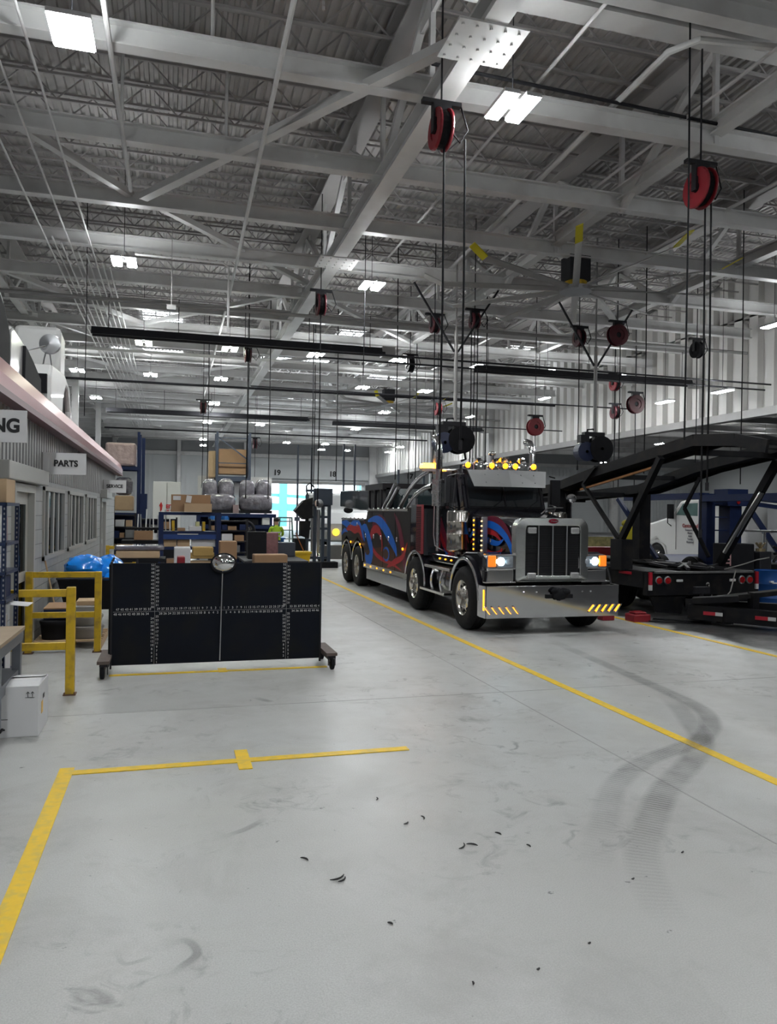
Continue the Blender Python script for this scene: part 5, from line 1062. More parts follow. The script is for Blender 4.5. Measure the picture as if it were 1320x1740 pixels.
b = MB(); b.prism([(11.25, 3.32), (11.3, 4.1), (11.9, 4.0), (12.55, 3.85), (12.7, 3.32)], 'x', -1.99, -1.93); b.build('window_opening', BLACK, t, bevel=.01)
t = thing('truck_hood', 'white truck hood with wheel arch and round mirror on the office roof', 'truck hood', (-2.5, 15, 3.3))
b = MB(); b.prism([(14.7, 4.25), (14.7, 5.08), (14.8, 5.14), (15.35, 5.06), (15.35, 4.2)], 'x', -2.72, -1.95); b.build('hood_top', WHITE, t, bevel=.08)
arch = [(13.3, 3.3), (13.3, 4.05), (13.5, 4.25), (15.0, 4.34), (15.6, 4.2), (15.95, 3.8), (16.0, 3.3), (15.8, 3.3), (15.75, 3.75), (15.45, 4.1), (15.1, 4.12), (14.8, 3.85), (14.65, 3.3)]
b = MB(); b.prism(arch, 'x', -2.6, -1.9); b.box(-3.4, -2.6, 13.4, 15.9, 3.3, 4.2); b.build('fender', WHITE, t, bevel=.05)
b = MB(); b.box(-2.59, -1.99, 14.8, 15.75, 3.3, 4.05); b.box(-2.5, -1.95, 13.22, 13.3, 3.75, 4.05); b.build('wheel_well', BLACK, t)
b = MB(); b.lathe([(.001, -.02), (.07, -.01), (.08, .03)], (-2.1, 13.22, 3.93), 'y', 14); b.build('lamp_opening', BLACK, t)
b = MB(); b.lathe([(.001, -.05), (.16, -.03), (.17, .02), (.001, .04)], (-1.98, 13.7, 4.62), 'y', 20); b.build('round_mirror', CHROME_D, t, smooth=True)
b = MB(); b.tube([(-2.02, 13.7, 4.6), (-2.1, 13.75, 4.2)], .013, 6); b.tube([(-2.0, 13.7, 4.6), (-1.95, 13.8, 4.22)], .013, 6); b.tube([(-2.0, 13.7, 4.6), (-2.3, 13.5, 4.45)], .013, 6); b.build('mirror_tripod', CHROME_D, t)
# ---------------------------------------------------------------- alignment board
A = thing('alignment_board', 'wheeled black alignment target board with white number scales and a convex mirror', 'alignment board', (.6, 9.5, 0))
bx0, bx1, by, bz0, bz1 = -.655, 1.80, 9.47, .075, 1.27
b = MB(); b.box(bx0, bx1, by, by+.02, bz0, bz1); b.build('panel', P('black_board', (.004, .006, .012), .7, 0, .3, 3, dirt=(.008, .009, .011), dscale=2.5, spec=.2), A)
b = MB(); b.box(bx0-.02, bx0, by-.01, by+.03, bz0-.04, bz1+.02); b.box(bx1, bx1+.02, by-.01, by+.03, bz0-.04, bz1+.01); b.box(bx0, bx1, by+.02, by+.05, bz0+.1, bz0+.15); b.box(bx0, bx1, by+.02, by+.05, bz1-.1, bz1-.05); b.build('edge_frame', DARK_STEEL, A)
xc = .60; zc = .70; sp = (bx1-bx0)/96.5
items = []
for k in range(1, 49):
    for s_ in (-1, 1):
        z = zc+.028 if k % 2 else zc-.028
        if abs(abs(k)-31) < 1.5 and True: continue
        if k % 2 or True: items.append((str(k), xc+s_*k*sp, z))
lettering('horizontal_number_marking', [(a, x, z) for a, x, z in items], .038, WHITEINK, A, by-.003, .95)
items = []; vz = (bz1-bz0)/53
for xv in (xc-.78, xc+.78):
    for k in range(1, 53):
        z = bz0+k*vz
        if abs(z-zc) < .05: continue
        items.append((str(k), xv+(.028 if k % 2 else -.028), z))
lettering('vertical_number_marking', items, .036, WHITEINK, A, by-.003, .95)
b = MB(); b.box(bx0+.01, bx1-.01, by-.003, by, zc-.0015, zc+.0015); b.box(xc-.7815, xc-.7785, by-.003, by, bz0, bz1); b.box(xc+.7785, xc+.7815, by-.003, by, bz0, bz1); b.build('scale_lines', P('dull_white_line', (.4, .4, .4), .6), A)
b = MB(); b.tube([(xc-.02, by-.02, bz0+.02), (xc-.01, by-.02, zc), (xc, by-.02, bz1-.05)], .007, 8); b.build('centre_rod', CHROME_D, A)
mt = MB(); mt.lathe([(.001, -.075), (.05, -.07), (.10, -.05), (.135, -.015), (.145, 0)], (xc+.01, by-.05, bz1-.0), 'y', 32)
mr = mt.build('convex_mirror', P('mirror', (.85, .85, .86), .03, 1, 0, 1), A, smooth=True)
for v in mr.data.vertices: v.co.z = (v.co.z-bz1)*.80+bz1
b = MB(); ring(b, (xc+.01, by-.05, bz1), .145, .012, 32, 'y'); rg = b.build('mirror_rim', BLACK, A, smooth=True)
for v in rg.data.vertices: v.co.z = (v.co.z-bz1)*.80+bz1
for (x, s_) in ((bx0-.06, -1), (bx1+.08, 1)):
    b = MB(); b.box(x-.065, x+.065, by-.42, by+.35, .17, .205); b.box(x-.02, x+.02, by-.38, by+.3, .10, .17); pl = b.build('caster_plank', P('worn_dark_wood', (.10, .075, .065), .7, 0, .3, 12), A)
    for yy in (by-.37, by+.3):
        b = MB(); b.lathe([(.02, -.022), (.06, -.024), (.072, -.016), (.072, .016), (.06, .024), (.02, .022)], (x+s_*.01, yy, .072), 'x', 22); cw = b.build('caster_wheel', BLACK, A, smooth=True)
        b = MB(); b.box(x-.04, x+.05, yy-.03, yy+.03, .14, .17); b.box(x-.038, x-.03, yy-.02, yy+.02, .05, .15); b.box(x+.042, x+.05, yy-.02, yy+.02, .05, .15); b.build('caster_fork', DARK_STEEL, cw)
b = MB(); b.tube([(bx0-.03, by+.05, .1), (bx0-.03, by+.05, 1.25), (bx0-.0, by+.2, 1.32)], .014, 6); b.build('side_post', BLACK, A)
# ---------------------------------------------------------------- yellow guard rails
def rail(lab, p0, p1, h, rails, w_=.075, posts=(0, 1)):
    t = thing('guard_rail', lab, 'guard rail', ((p0[0]+p1[0])/2, (p0[1]+p1[1])/2, 0)); p0 = Vector((*p0, 0)); p1 = Vector((*p1, 0))
    for k in posts:
        p = p0.lerp(p1, k); b = MB(); b.box(p.x-w_/2, p.x+w_/2, p.y-w_/2, p.y+w_/2, .01, h); po = b.build('post', YELLOW, t, bevel=.006)
        b = MB(); b.box(p.x-.06, p.x+.06, p.y-.06, p.y+.06, 0, .012)
        for sx in (-1, 1): b.cyl((p.x+sx*.048, p.y-.045, .01), (p.x+sx*.048, p.y-.045, .03), .008, n=6)
        b.build('foot_plate', P('rusty_plate', (.16, .09, .06), .7, .3, .3, 9), po)
    for z in rails:
        b = MB(); b.beam(p0+Vector((0, 0, z)), p1+Vector((0, 0, z)), w_*.7, .075); b.build('rail', YELLOW, t, bevel=.006)
    return t
rail('nearer yellow guard rail in front of the shelf, its end post nearest the board', (-1.72, 8.42), (-.98, 8.42), 1.10, (1.04, .50), .085)
rail('farther yellow guard rail before the office wall and the pallet of tubs', (-1.78, 10.9), (-.93, 10.86), 1.07, (1.03, .50), .085)
rail('distant yellow guard rail beside the service door', (-1.45, 19.2), (-.85, 19.2), 1.05, (1.0, .8, .6), .08)
# ---------------------------------------------------------------- shelf at the left edge
S = thing('steel_shelf', 'dark blue perforated steel shelf at the left edge of the photo', 'shelf', (-1.62, 8.0, 0))
DB = P('dark_blue_shelf_paint', (.02, .035, .09), .4, .2, .1, 5)
for (x, y) in ((-1.48, 7.72), (-1.48, 8.32), (-1.78, 7.72), (-1.78, 8.32)):
    b = MB(); b.box(x-.02, x+.02, y-.003, y+.003, 0, 1.95); b.box(x+.017, x+.02, y-.02, y+.02, 0, 1.95); po = b.build('upright', DB, S)
    b = MB()
    for k in range(40): b.box(x-.006, x+.006, y-.0045, y-.003, .05+k*.047, .07+k*.047)
    b.build('slot_row', P('slot_light', (.35, .37, .4), .5), po)
for z in (.3, .62, 1.02, 1.28, 1.55, 1.92):
    b = MB(); b.box(-1.79, -1.46, 7.7, 8.34, z, z+.03); b.build('shelf_board', DB, S)
for k, (y, z, sx, sy, sz, m, lab) in enumerate(((7.95, 1.95, .28, .4, .22, CARD2, 'cardboard box on top of the left shelf'), (7.85, 1.58, .2, .25, .26, WHITE_CARD, 'white box on the second shelf from the top at the left edge'), (8.15, 1.58, .2, .2, .24, P('pale_red_box', (.45, .3, .28), .6), 'pale pinkish box beside the white box on the left shelf'),
        (8.0, 1.05, .24, .45, .2, BLUE_RACK, 'dark blue bin on the left shelf'), (7.9, .65, .24, .3, .24, WHITE_CARD, 'small white carton on the lower left shelf'), (8.2, .65, .2, .18, .2, CARD, 'small brown carton on the lower left shelf'), (8.0, .33, .25, .4, .22, WHITE_CARD, 'white binder box on the bottom left shelf'))):
    b = MB(); b.box(-1.75, -1.75+sx, y-sy/2, y+sy/2, z, z+sz); tag(b.build('storage_box', m, bevel=.004), lab, 'box')
b = MB(); b.box(-1.62, -1.30, 7.9, 8.2, .985, .99, Matrix.Rotation(.1, 3, 'Y')); tag(b.build('paper_sheet', WHITE_CARD), 'white paper sheet sticking out of the left shelf', 'paper')
# workbench
W_ = thing('work_table', 'grey steel work table with plywood top at the left edge', 'table', (-1.6, 7.1, 0))
b = MB(); b.box(-1.78, -1.27, 6.55, 7.6, .80, .83); b.build('table_top', PLY, W_)
b = MB(); b.box(-1.77, -1.28, 6.56, 7.59, .70, .795); b.build('apron', P('grey_blue_steel', (.16, .17, .19), .45, .2), W_, bevel=.01)
for (x, y) in ((-1.32, 7.5), (-1.32, 6.66), (-1.72, 7.5), (-1.72, 6.66)):
    b = MB(); b.box(x-.035, x+.035, y-.035, y+.035, .14, .70); lg = b.build('leg', P('grey_blue_steel', (.16, .17, .19), .45, .2), W_)
    b = MB(); b.lathe([(.01, -.02), (.065, -.02), (.065, .02), (.01, .02)], (x, y, .065), 'x', 18); b.box(x-.05, x+.05, y-.05, y+.05, .125, .14); b.build('caster', BLACK, lg)
b = MB(); b.box(-1.76, -1.30, 6.6, 7.55, .36, .46); b.build('lower_shelf', P('grey_blue_steel', (.16, .17, .19), .45, .2), W_)
b = MB(); b.box(-1.65, -1.5, 6.9, 7.2, .83, 1.0); tag(b.build('small_parts_box', WHITE_CARD), 'small white box on the work table', 'box')
# white carton
C_ = thing('white_carton', 'white cardboard carton standing on the floor beside the work table', 'box', (-1.22, 7.2, 0))
b = MB(); b.box(-1.42, -1.045, 6.93, 7.42, 0, .42); b.build('carton', WHITE_CARD, C_, bevel=.004)
b = MB(); b.add([(-1.42, 6.93, .42), (-1.045, 6.93, .42), (-1.06, 7.16, .445), (-1.42, 7.16, .445)], [(0, 1, 2, 3)]); b.add([(-1.42, 7.42, .42), (-1.045, 7.42, .42), (-1.06, 7.18, .45), (-1.42, 7.18, .45)], [(0, 1, 2, 3)]); b.build('top_flap', WHITE_CARD, C_)
b = MB()
for dx in (0, .035): b.beam((-1.13+dx, 6.927, .33), (-1.13+dx, 6.927, .37), .004, .002, (0, 1, 0)); b.beam((-1.13+dx-.012, 6.927, .36), (-1.13+dx, 6.927, .375), .004, .002, (0, 1, 0)); b.beam((-1.13+dx+.012, 6.927, .36), (-1.13+dx, 6.927, .375), .004, .002, (0, 1, 0))
b.box(-1.15, -1.08, 6.926, 6.928, .325, .328); b.box(-1.043, -1.042, 7.12, 7.2, .27, .31); b.box(-1.4, -1.30, 6.927, 6.929, .06, .075); b.box(-1.38, -1.28, 6.927, 6.929, .15, .155); b.build('printed_marks', INK, C_)
b = MB(); b.box(-1.044, -1.041, 7.05, 7.12, .16, .26); b.build('orange_label', P('orange_label', (.8, .5, .12), .5), C_)
# pallet with tubs
t = thing('pallet', 'wooden pallet behind the farther guard rail', 'pallet', (-1.35, 11.6, 0)); b = MB()
for k in range(7): b.box(-1.76, -.90, 11.1+k*.16, 11.2+k*.16, .10, .12)
for x in (-1.72, -1.35, -.98): b.box(x, x+.08, 11.1, 12.18, .0, .10)
b.build('boards', WOOD, t)
def tub(x, y, r, h, m, lab, lid=True, z=.12):
    t = thing('tub', lab, 'tub', (x, y, z)); b = MB(); b.lathe([(.01, 0), (r*.86, 0), (r*.9, .02), (r*.98, h*.9), (r, h*.92), (r, h)], (x, y, z), 'z', 24); b.build('body', m, t, smooth=True)
    b = MB(); b.lathe([(r, h), (r*1.04, h), (r*1.04, h+.03), (r*.9, h+.045), (.01, h+.045)], (x, y, z), 'z', 24); b.build('lid', GREYC if m is not BLACK else BLACK, t, smooth=True); return t
tub(-1.52, 11.35, .19, .22, BLACK, 'round black plastic tub on the pallet'); tub(-1.12, 11.4, .22, .13, GREYC, 'grey round can on the pallet, bottom one of the stack'); tub(-1.12, 11.4, .21, .1, GREYC, 'grey round can on the pallet, top one of the stack', z=.30)
tub(-1.5, 11.9, .2, .25, BLACK, 'black tub at the back of the pallet')
for (x0, x1, y0, y1, z, m, lab, dz) in ((-1.65, -1.25, 11.2, 11.6, .41, BLUE_RACK, 'dark blue bin on the black tub', .13), (-1.65, -1.2, 11.2, 11.7, .545, CARD, 'flattened cardboard on the blue bin', .02), (-1.3, -.95, 11.2, 11.6, .45, P('grey_case', (.25, .25, .25), .6), 'grey case on the round cans', .12), (-1.25, -.95, 11.3, 11.6, .575, CARD2, 'brown paper and cardboard scraps on the grey case', .06)):
    b = MB(); b.box(x0, x1, y0, y1, z, z+dz, Matrix.Rotation(.04, 3, 'X')); tag(b.build('bin' if m is BLUE_RACK else 'cardboard_piece' if dz < .1 else 'case', m, bevel=.005), lab, 'bin' if m is BLUE_RACK else 'cardboard' if dz < .1 else 'case')
# cart with blue bags
t = thing('trash_cart', 'black tub cart holding blue plastic bags beside the office wall', 'cart', (-1.15, 13, 0)); b = MB()
b.add([(-1.55, 12.6, .35), (-.8, 12.6, .35), (-.8, 13.6, .35), (-1.55, 13.6, .35), (-1.65, 12.45, .82), (-.68, 12.45, .82), (-.68, 13.75, .82), (-1.65, 13.75, .82)], [(0, 1, 2, 3), (0, 4, 5, 1), (1, 5, 6, 2), (2, 6, 7, 3), (3, 7, 4, 0)]); b.build('tub', BLACK, t, recalc=False)
b = MB(); b.tube([(-1.65, 12.45, .84), (-.68, 12.45, .84), (-.68, 13.75, .84), (-1.65, 13.75, .84), (-1.65, 12.45, .84)], .02, 6); b.tube([(-.7, 12.5, .84), (-.5, 12.3, 1.0), (-.5, 12.3, 1.15)], .018, 6)
for x in (-1.5, -.85):
    for y in (12.65, 13.5): b.cyl((x-.02, y, .1), (x+.02, y, .1), .1, n=14); b.box(x-.02, x+.02, y-.02, y+.02, .15, .36)
b.build('frame', DARK_STEEL, t)
random.seed(9)
for (x, y, z, rx, ry, rz, lab) in ((-1.30, 12.9, .98, .32, .35, .20, 'blue plastic bag on top of the cart, left one'), (-.98, 13.1, .92, .30, .4, .24, 'blue plastic bag on top of the cart, right one'), (-.86, 12.75, .66, .22, .2, .3, 'blue plastic bag hanging over the cart side')):
    b = MB(); b.ell((x, y, z), rx, ry, rz, 18, 12, .10); o = b.build('plastic_bag', BLUEBAG, smooth=True); tag(o, lab, 'bag'); md = o.modifiers.new('s', 'SUBSURF'); md.levels = 1; md.render_levels = 1
b = MB(); b.tube([(-1.74, 11.9, 1.15), (-1.5, 11.75, .13)], .013, 6); tag(b.build('broom_handle', WOOD), 'thin wooden broom handle leaning on the office wall', 'broom')
# ---------------------------------------------------------------- racks and stores behind the board
def rack(lab, x0, x1, y0, y1, h, levels, beamz=.1, diag=True, m=BLUE_RACK, deckon=True):
    t = thing('pallet_rack', lab, 'rack', ((x0+x1)/2, (y0+y1)/2, 0))
    for x in (x0, x1):
        for y in (y0, y1): b = MB(); b.box(x-.05, x+.05, y-.04, y+.04, 0, h); b.build('upright', m, t)
        if diag:
            b = MB(); z = .2; s_ = 0
            while z < h-.8: b.beam((x, y0 if s_ else y1, z), (x, y1 if s_ else y0, z+.8), .03, .03); z += .8; s_ = 1-s_
            b.build('bracing', m, t)
    for z in levels:
        for y in (y0, y1): b = MB(); b.box(x0, x1, y-.03, y+.03, z-beamz, z); b.build('beam', m, t)
        if deckon: b = MB(); b.box(x0+.05, x1-.05, y0, y1, z-.02, z); b.build('deck', m, t)
    return t
rack('tall dark blue pallet rack beyond the office corner', -3.6, -1.22, 30, 31.1, 4.8, (1.78, 3.5), .12)
b = MB(); b.box(-1.12, -1.0, 30.2, 30.3, 0, 4.6); b.box(-1.15, -.9, 29.9, 30.4, 0, 2.5); tag(b.build('rack_end_guard', BLUE_RACK), 'second dark blue upright beside the tall pallet rack', 'post')
def load(x0, x1, y0, y1, z0, z1, m, lab, cat, name, bev=.04, jit=0):
    b = MB(); b.box(x0, x1, y0, y1, z0, z1); o = b.build(name, m, bevel=bev); tag(o, lab, cat); return o
load(-2.40, -1.32, 30, 31, 3.52, 4.38, PINKWRAP, 'pinkish film-wrapped load on the upper rack level', 'wrapped load', 'wrapped_load', .08)
load(-2.15, -1.40, 30, 31, 1.86, 2.42, CARD2, 'cardboard box on the lower rack level', 'box', 'cardboard_box'); load(-2.05, -1.42, 30, 31, 2.44, 3.1, WRAP, 'grey film-wrapped bundle on the cardboard box in the rack', 'wrapped load', 'wrapped_load', .15)
for k, (x, z, lab) in enumerate(((-2.7, .9, 'dark bin in the lower rack'), (-2.1, .9, 'grey bin in the lower rack'), (-1.6, .95, 'small grey case in the lower rack'))):
    load(x-.22, x+.22, 30, 30.8, z, z+.45, [BLACK, GREYC, GREY_STEEL][k], lab, 'bin', 'storage_bin', .02)
b = MB(); ring(b, (-1.75, 29.6, .38), .28, .1, 22, 'y'); tag(b.build('spare_tire', TIRE, smooth=True), 'black tire lying by the foot of the tall rack', 'tire')
# white cabinet with red logo against the far side
t = thing('white_cabinet', 'tall white cabinet with a red logo behind the blue shelving', 'cabinet', (-.1, 34, 0)); b = MB(); b.box(-.78, .35, 33.6, 34.2, .2, 3.1); b.build('body', WHITE, t, bevel=.01)
b = MB(); b.box(-.215, -.205, 33.59, 33.6, .3, 3.05); b.build('door_gap', BLACK, t)
text('lettering', 'EIT', .22, (-.1, 33.58, 2.05), FRONT, REDINK, t); text('lettering', 'tools', .12, (-.1, 33.58, 1.9), FRONT, REDINK, t)
b = MB(); b.prism([(-.48, 1.85), (-.42, 1.85), (-.38, 2.1), (-.44, 2.25), (-.52, 2.1), (-.48, 2.02)], 'y', 33.57, 33.59); b.build('logo', REDINK, t)
b = MB(); b.box(1.05, 4.2, 33.7, 33.9, 2.6, 3.4); b.box(1.05, 4.2, 33.8, 33.85, 3.4, 5.6) if False else None; b.box(1.2, 1.3, 33.7, 33.9, 0, 2.6); b.box(3.9, 4.0, 33.7, 33.9, 0, 2.6); tag(b.build('whiteboard', WHITE), 'white board on legs behind the wrapped seats', 'board')
# blue shelf with drawer
t = rack('dark blue two-level shelf unit with cartons, behind the board', -.22, .98, 17, 17.6, 1.86, (1.86, 1.45, 1.12, .55), .06, False)
b = MB(); b.box(-.18, .94, 16.98, 17.0, 1.28, 1.45); b.build('drawer_front', P('deep_blue_panel', (.015, .05, .20), .4), t); b = MB(); b.box(.12, .55, 16.96, 16.98, 1.385, 1.40); b.build('drawer_pull', WHITEINK, t)
load(-.02, .80, 17.0, 17.5, 1.87, 2.24, CARD, 'large brown carton on top of the blue shelf unit', 'box', 'cardboard_box', .005)
t = load(.25, .82, 16.8, 17.0, 1.87, 2.05, CARD2, 'small open carton in front of the large brown carton', 'box', 'cardboard_box', .005)
b = MB(); b.box(.02, .18, 16.985, 16.99, 2.12, 2.21); tag(b.build('shipping_label', WHITE_CARD), 'wide white shipping label at the left of the large brown carton', 'label')
b = MB(); b.box(.29, .40, 16.985, 16.99, 2.07, 2.22, Matrix.Rotation(.15, 3, 'Y')); tag(b.build('shipping_label', WHITE_CARD), 'tilted white shipping label in the middle of the large brown carton', 'label')
for (x0, x1, z0, z1, m, lab, cat) in ((-.16, .10, 1.12, 1.27, CARD2, 'brown carton under the blue drawer, left one', 'box'), (.12, .38, 1.12, 1.27, CARD2, 'brown carton under the blue drawer, middle one', 'box'), (.42, .92, 1.12, 1.27, WHITE_CARD, 'long white carton under the blue drawer', 'box'),
        (.0, .06, 1.46, 1.68, YELLOW, 'yellow spray can on the blue shelf', 'can'), (.12, .28, 1.46, 1.52, CARD, 'small brown tray on the blue shelf', 'tray'), (.36, .62, 1.46, 1.56, WHITE_CARD, 'white parcel on the blue shelf', 'parcel'), (.64, .70, 1.46, 1.66, YELLOW, 'yellow bottle on the blue shelf', 'bottle'), (.5, .58, 1.56, 1.66, P('pale_yellow', (.6, .6, .3), .5), 'pale yellow pack on the blue shelf', 'pack'),
        (-.1, .3, .56, .85, CARD, 'brown carton low in the blue shelf', 'box'), (.35, .85, .56, .8, CARD2, 'pale carton low in the blue shelf', 'box'), (.3, .9, .86, .98, P('golden_paper', (.4, .26, .08), .6), 'crumpled golden paper in the blue shelf', 'paper')):
    load(x0, x1, 17.05, 17.45, z0, z1, m, lab, cat, {'box': 'cardboard_box'}.get(cat, cat.replace(' ', '_')), .005)
# dark rack carrying the wrapped seats
t = rack('long dark blue rack carrying the film-wrapped seats', 1.0, 3.95, 30.6, 31.8, 1.80, (1.80, 1.35, .7), .14, True)
b = MB(); b.box(1.0, 3.95, 31.78, 31.81, .1, 1.72); b.box(1.0, 3.95, 30.9, 30.93, .1, 1.3); b.build('back_panel', P('navy_panel', (.010, .016, .05), .6, spec=.2), t)
def seat(x, lab):
    t = thing('seat_bundle', lab, 'wrapped seats', (x, 31, 1.8))
    b = MB(); b.box(x-.62, x+.62, 30.65, 31.6, 1.82, 1.94); b.build('small_pallet', DARK_STEEL, t)
    b = MB(); random.seed(int(x*10))
    for s_ in (-.33, .31): b.sell((x+s_, 31.25, 2.56), .32, .35, .62+.05*s_, .55, jit=.035)
    b.sell((x, 31.05, 2.24), .67, .48, .36, .5, 26, 12, .03); o = b.build('film_wrap', WRAP, t, smooth=True, recalc=False); return t
seat(1.76, 'pair of seats in clear film on the blue rack, left pair'); seat(3.22, 'pair of seats in clear film on the blue rack, right pair')
for (x, m, lab) in ((1.55, BLUE, 'blue and white bucket on the long rack, left one'), (2.0, BLUE, 'blue and white bucket on the long rack, right one')):
    t = thing('bucket', lab, 'bucket', (x, 30.7, 1.37)); b = MB(); b.lathe([(.01, 0), (.14, 0), (.17, .2)], (x, 30.7, 1.37), 'z', 16); b.build('body', WHITE, t); b = MB(); b.lathe([(.172, .18), (.18, .2), (.18, .33), (.01, .33)], (x, 30.7, 1.37), 'z', 16); b.build('lid', m, t)
t = thing('drum_fan', 'round dark drum fan standing in the long rack', 'fan', (2.75, 30.2, 1.2)); b = MB(); ring(b, (2.75, 30.2, 1.15), .36, .05, 26, 'y')
for k in range(4): ring(b, (2.75, 30.2, 1.15), .08+.07*k, .008, 22, 'y')
for k in range(12): b.beam((2.75, 30.18, 1.15), (2.75+.35*cos(k*pi/6), 30.18, 1.15+.35*sin(k*pi/6)), .01, .01)
b.build('guard', DARK_STEEL, t); b = MB()
for k in range(4): a = k*pi/2+.4; b.beam((2.75, 30.22, 1.15), (2.75+.3*cos(a), 30.25, 1.15+.3*sin(a)), .14, .01, (0, 1, 0))
b.build('blades', GREYC, t); b = MB(); b.box(2.6, 2.9, 30.1, 30.4, 0, .06); b.cyl((2.75, 30.25, .06), (2.75, 30.25, .85), .03, n=8); b.build('stand', DARK_STEEL, t)
load(2.3, 2.52, 30.5, 30.7, 1.82, 2.15, P('dull_pink_box', (.3, .22, .22), .6), 'small dull pink box between the wrapped seats', 'box', 'cardboard_box', .005)
load(3.45, 3.75, 30.6, 30.9, 1.37, 1.7, WHITE, 'small white striped box on the right end of the long rack', 'box', 'carton', .01)
load(2.9, 3.3, 30.6, 30.9, 1.37, 1.6, BLACK, 'black case beside the drum fan', 'case', 'case', .01)
load(1.3, 2.2, 29.9, 30.3, .2, 1.1, BLACK, 'large black bin in front of the long rack', 'bin', 'black_bin', .02)
# upper rack frame with carton
t = rack('upright dark rack frame holding a large brown carton up high', 1.78, 3.12, 32.6, 33.6, 5.2, (3.35,), .2, True, P('grey_blue_rack', (.06, .075, .11), .4), True)
b = MB(); b.beam((1.78, 32.55, 5.0), (3.12, 32.55, 4.0), .05, .05); b.beam((1.78, 32.55, 3.9), (3.12, 32.55, 3.9), .04, .04); b.beam((1.78, 32.55, 4.95), (3.12, 32.55, 4.95), .04, .04); b.build('front_bracing', P('grey_blue_rack', (.06, .075, .11), .4), t)
load(1.85, 3.02, 32.7, 33.5, 3.45, 4.5, CARD, 'large brown carton high in the upright rack frame', 'box', 'cardboard_box', .01)
load(1.45, 1.72, 32.7, 33.4, 3.3, 4.4, CARD2, 'tall pale carton beside the upright rack frame', 'box', 'cardboard_box', .02)
# table of wrapped stacks just behind the board at left
t = thing('low_table', 'low dark table behind the left part of the alignment board', 'table', (-.75, 13.6, 0)); b = MB(); b.box(-1.0, -.1, 13.9, 14.7, 1.0, 1.05); b.build('top', BLACK, t)
for (x, y) in ((-.95, 13.95), (-.15, 13.95), (-.95, 14.6), (-.15, 14.6)): b = MB(); b.box(x-.03, x+.03, y-.03, y+.03, 0, 1.0); b.build('leg', DARK_STEEL, t)
load(-.92, -.2, 13.95, 14.5, 1.06, 1.18, CARD2, 'flat brown cartons on the low dark table', 'box', 'cardboard_box', .01); load(-.95, -.12, 14.0, 14.6, 1.19, 1.28, WRAP, 'film-wrapped flat stack on the brown cartons', 'wrapped stack', 'wrapped_stack', .03)
load(-1.1, -.3, 20.0, 20.4, 1.40, 1.46, BLACK, 'black flat sheet behind the film-wrapped stack', 'sheet', 'black_sheet', .01)
t = thing('pole_rack', 'row of pale tool handles standing between the rack and the blue shelf', 'tool rack', (-.6, 24, 0)); b = MB(); b.box(-1.1, .1, 24, 24.3, 0, .9); b.build('bin', BLACK, t)
for k in range(9):
    x = -1.0+k*.12; b = MB(); b.tube([(x, 24.1, .9), (x+random.uniform(-.04, .04), 24.1, 1.7+random.random()*.25)], .018, 5); b.build('handle', CHROME_D if k % 2 else WHITE_STEEL, t)
load(-.9, -.45, 20, 20.3, 1.15, 1.38, CARD, 'open brown box with white rags left of the blue shelf', 'box', 'cardboard_box', .01)
load(-1.2, -.2, 20, 20.6, 0, 1.14, BLACK, 'black counter under the open brown box', 'counter', 'counter', .01)
# loose stores visible over the board edge
random.seed(21)
for k, (x0, x1, y, z0, z1, m, lab, nm, cat) in enumerate(((.05, .35, 15.0, .8, 1.2, WHITE_CARD, 'white bag of rags right of the film-wrapped stack', 'rag_bag', 'bag'), (.10, .24, 14.2, .8, 1.07, RED, 'small red can behind the board', 'can', 'can'), (.95, 1.3, 16, .9, 1.28, CARD, 'brown carton behind the round mirror', 'cardboard_box', 'box'),
        (1.55, 2.2, 15, .8, 1.06, CARD, 'wide brown carton right of the round mirror', 'cardboard_box', 'box'), (2.0, 2.5, 21, .6, 1.35, BLACK, 'dark machine part behind the wide carton', 'machine_part', 'part'), (2.55, 2.95, 22, .6, 1.3, P('dull_red_parts', (.25, .12, .12), .5, .2, .5, 12), 'dull red engine part behind the board', 'engine_part', 'part'),
        (3.0, 3.6, 23, .55, .98, P('dark_slate', (.05, .06, .08), .4), 'dark slate crate left of the yellow bin', 'crate', 'crate'), (.4, .8, 15.5, 1.0, 1.18, P('golden_paper', (.4, .26, .08), .6), 'crumpled golden wrapping behind the board', 'wrapping', 'paper'))):
    load(x0, x1, y, y+.4, z0, z1, m, lab, cat, nm, .02); 
b = MB(); b.box(.0, 2.25, 13.9, 16.6, .74, .79)
for x in (.1, 2.15):
    for y in (14, 16.5): b.box(x-.03, x+.03, y-.03, y+.03, 0, .74)
tag(b.build('packing_table', DARK_STEEL), 'long low packing table hidden behind the alignment board', 'table')
b = MB(); b.box(1.9, 3.65, 20.9, 23.5, .5, .55)
for x in (2.0, 3.55):
    for y in (21, 23.4): b.box(x-.03, x+.03, y-.03, y+.03, 0, .5)
tag(b.build('steel_bench', DARK_STEEL), 'low steel bench carrying engine parts', 'bench')
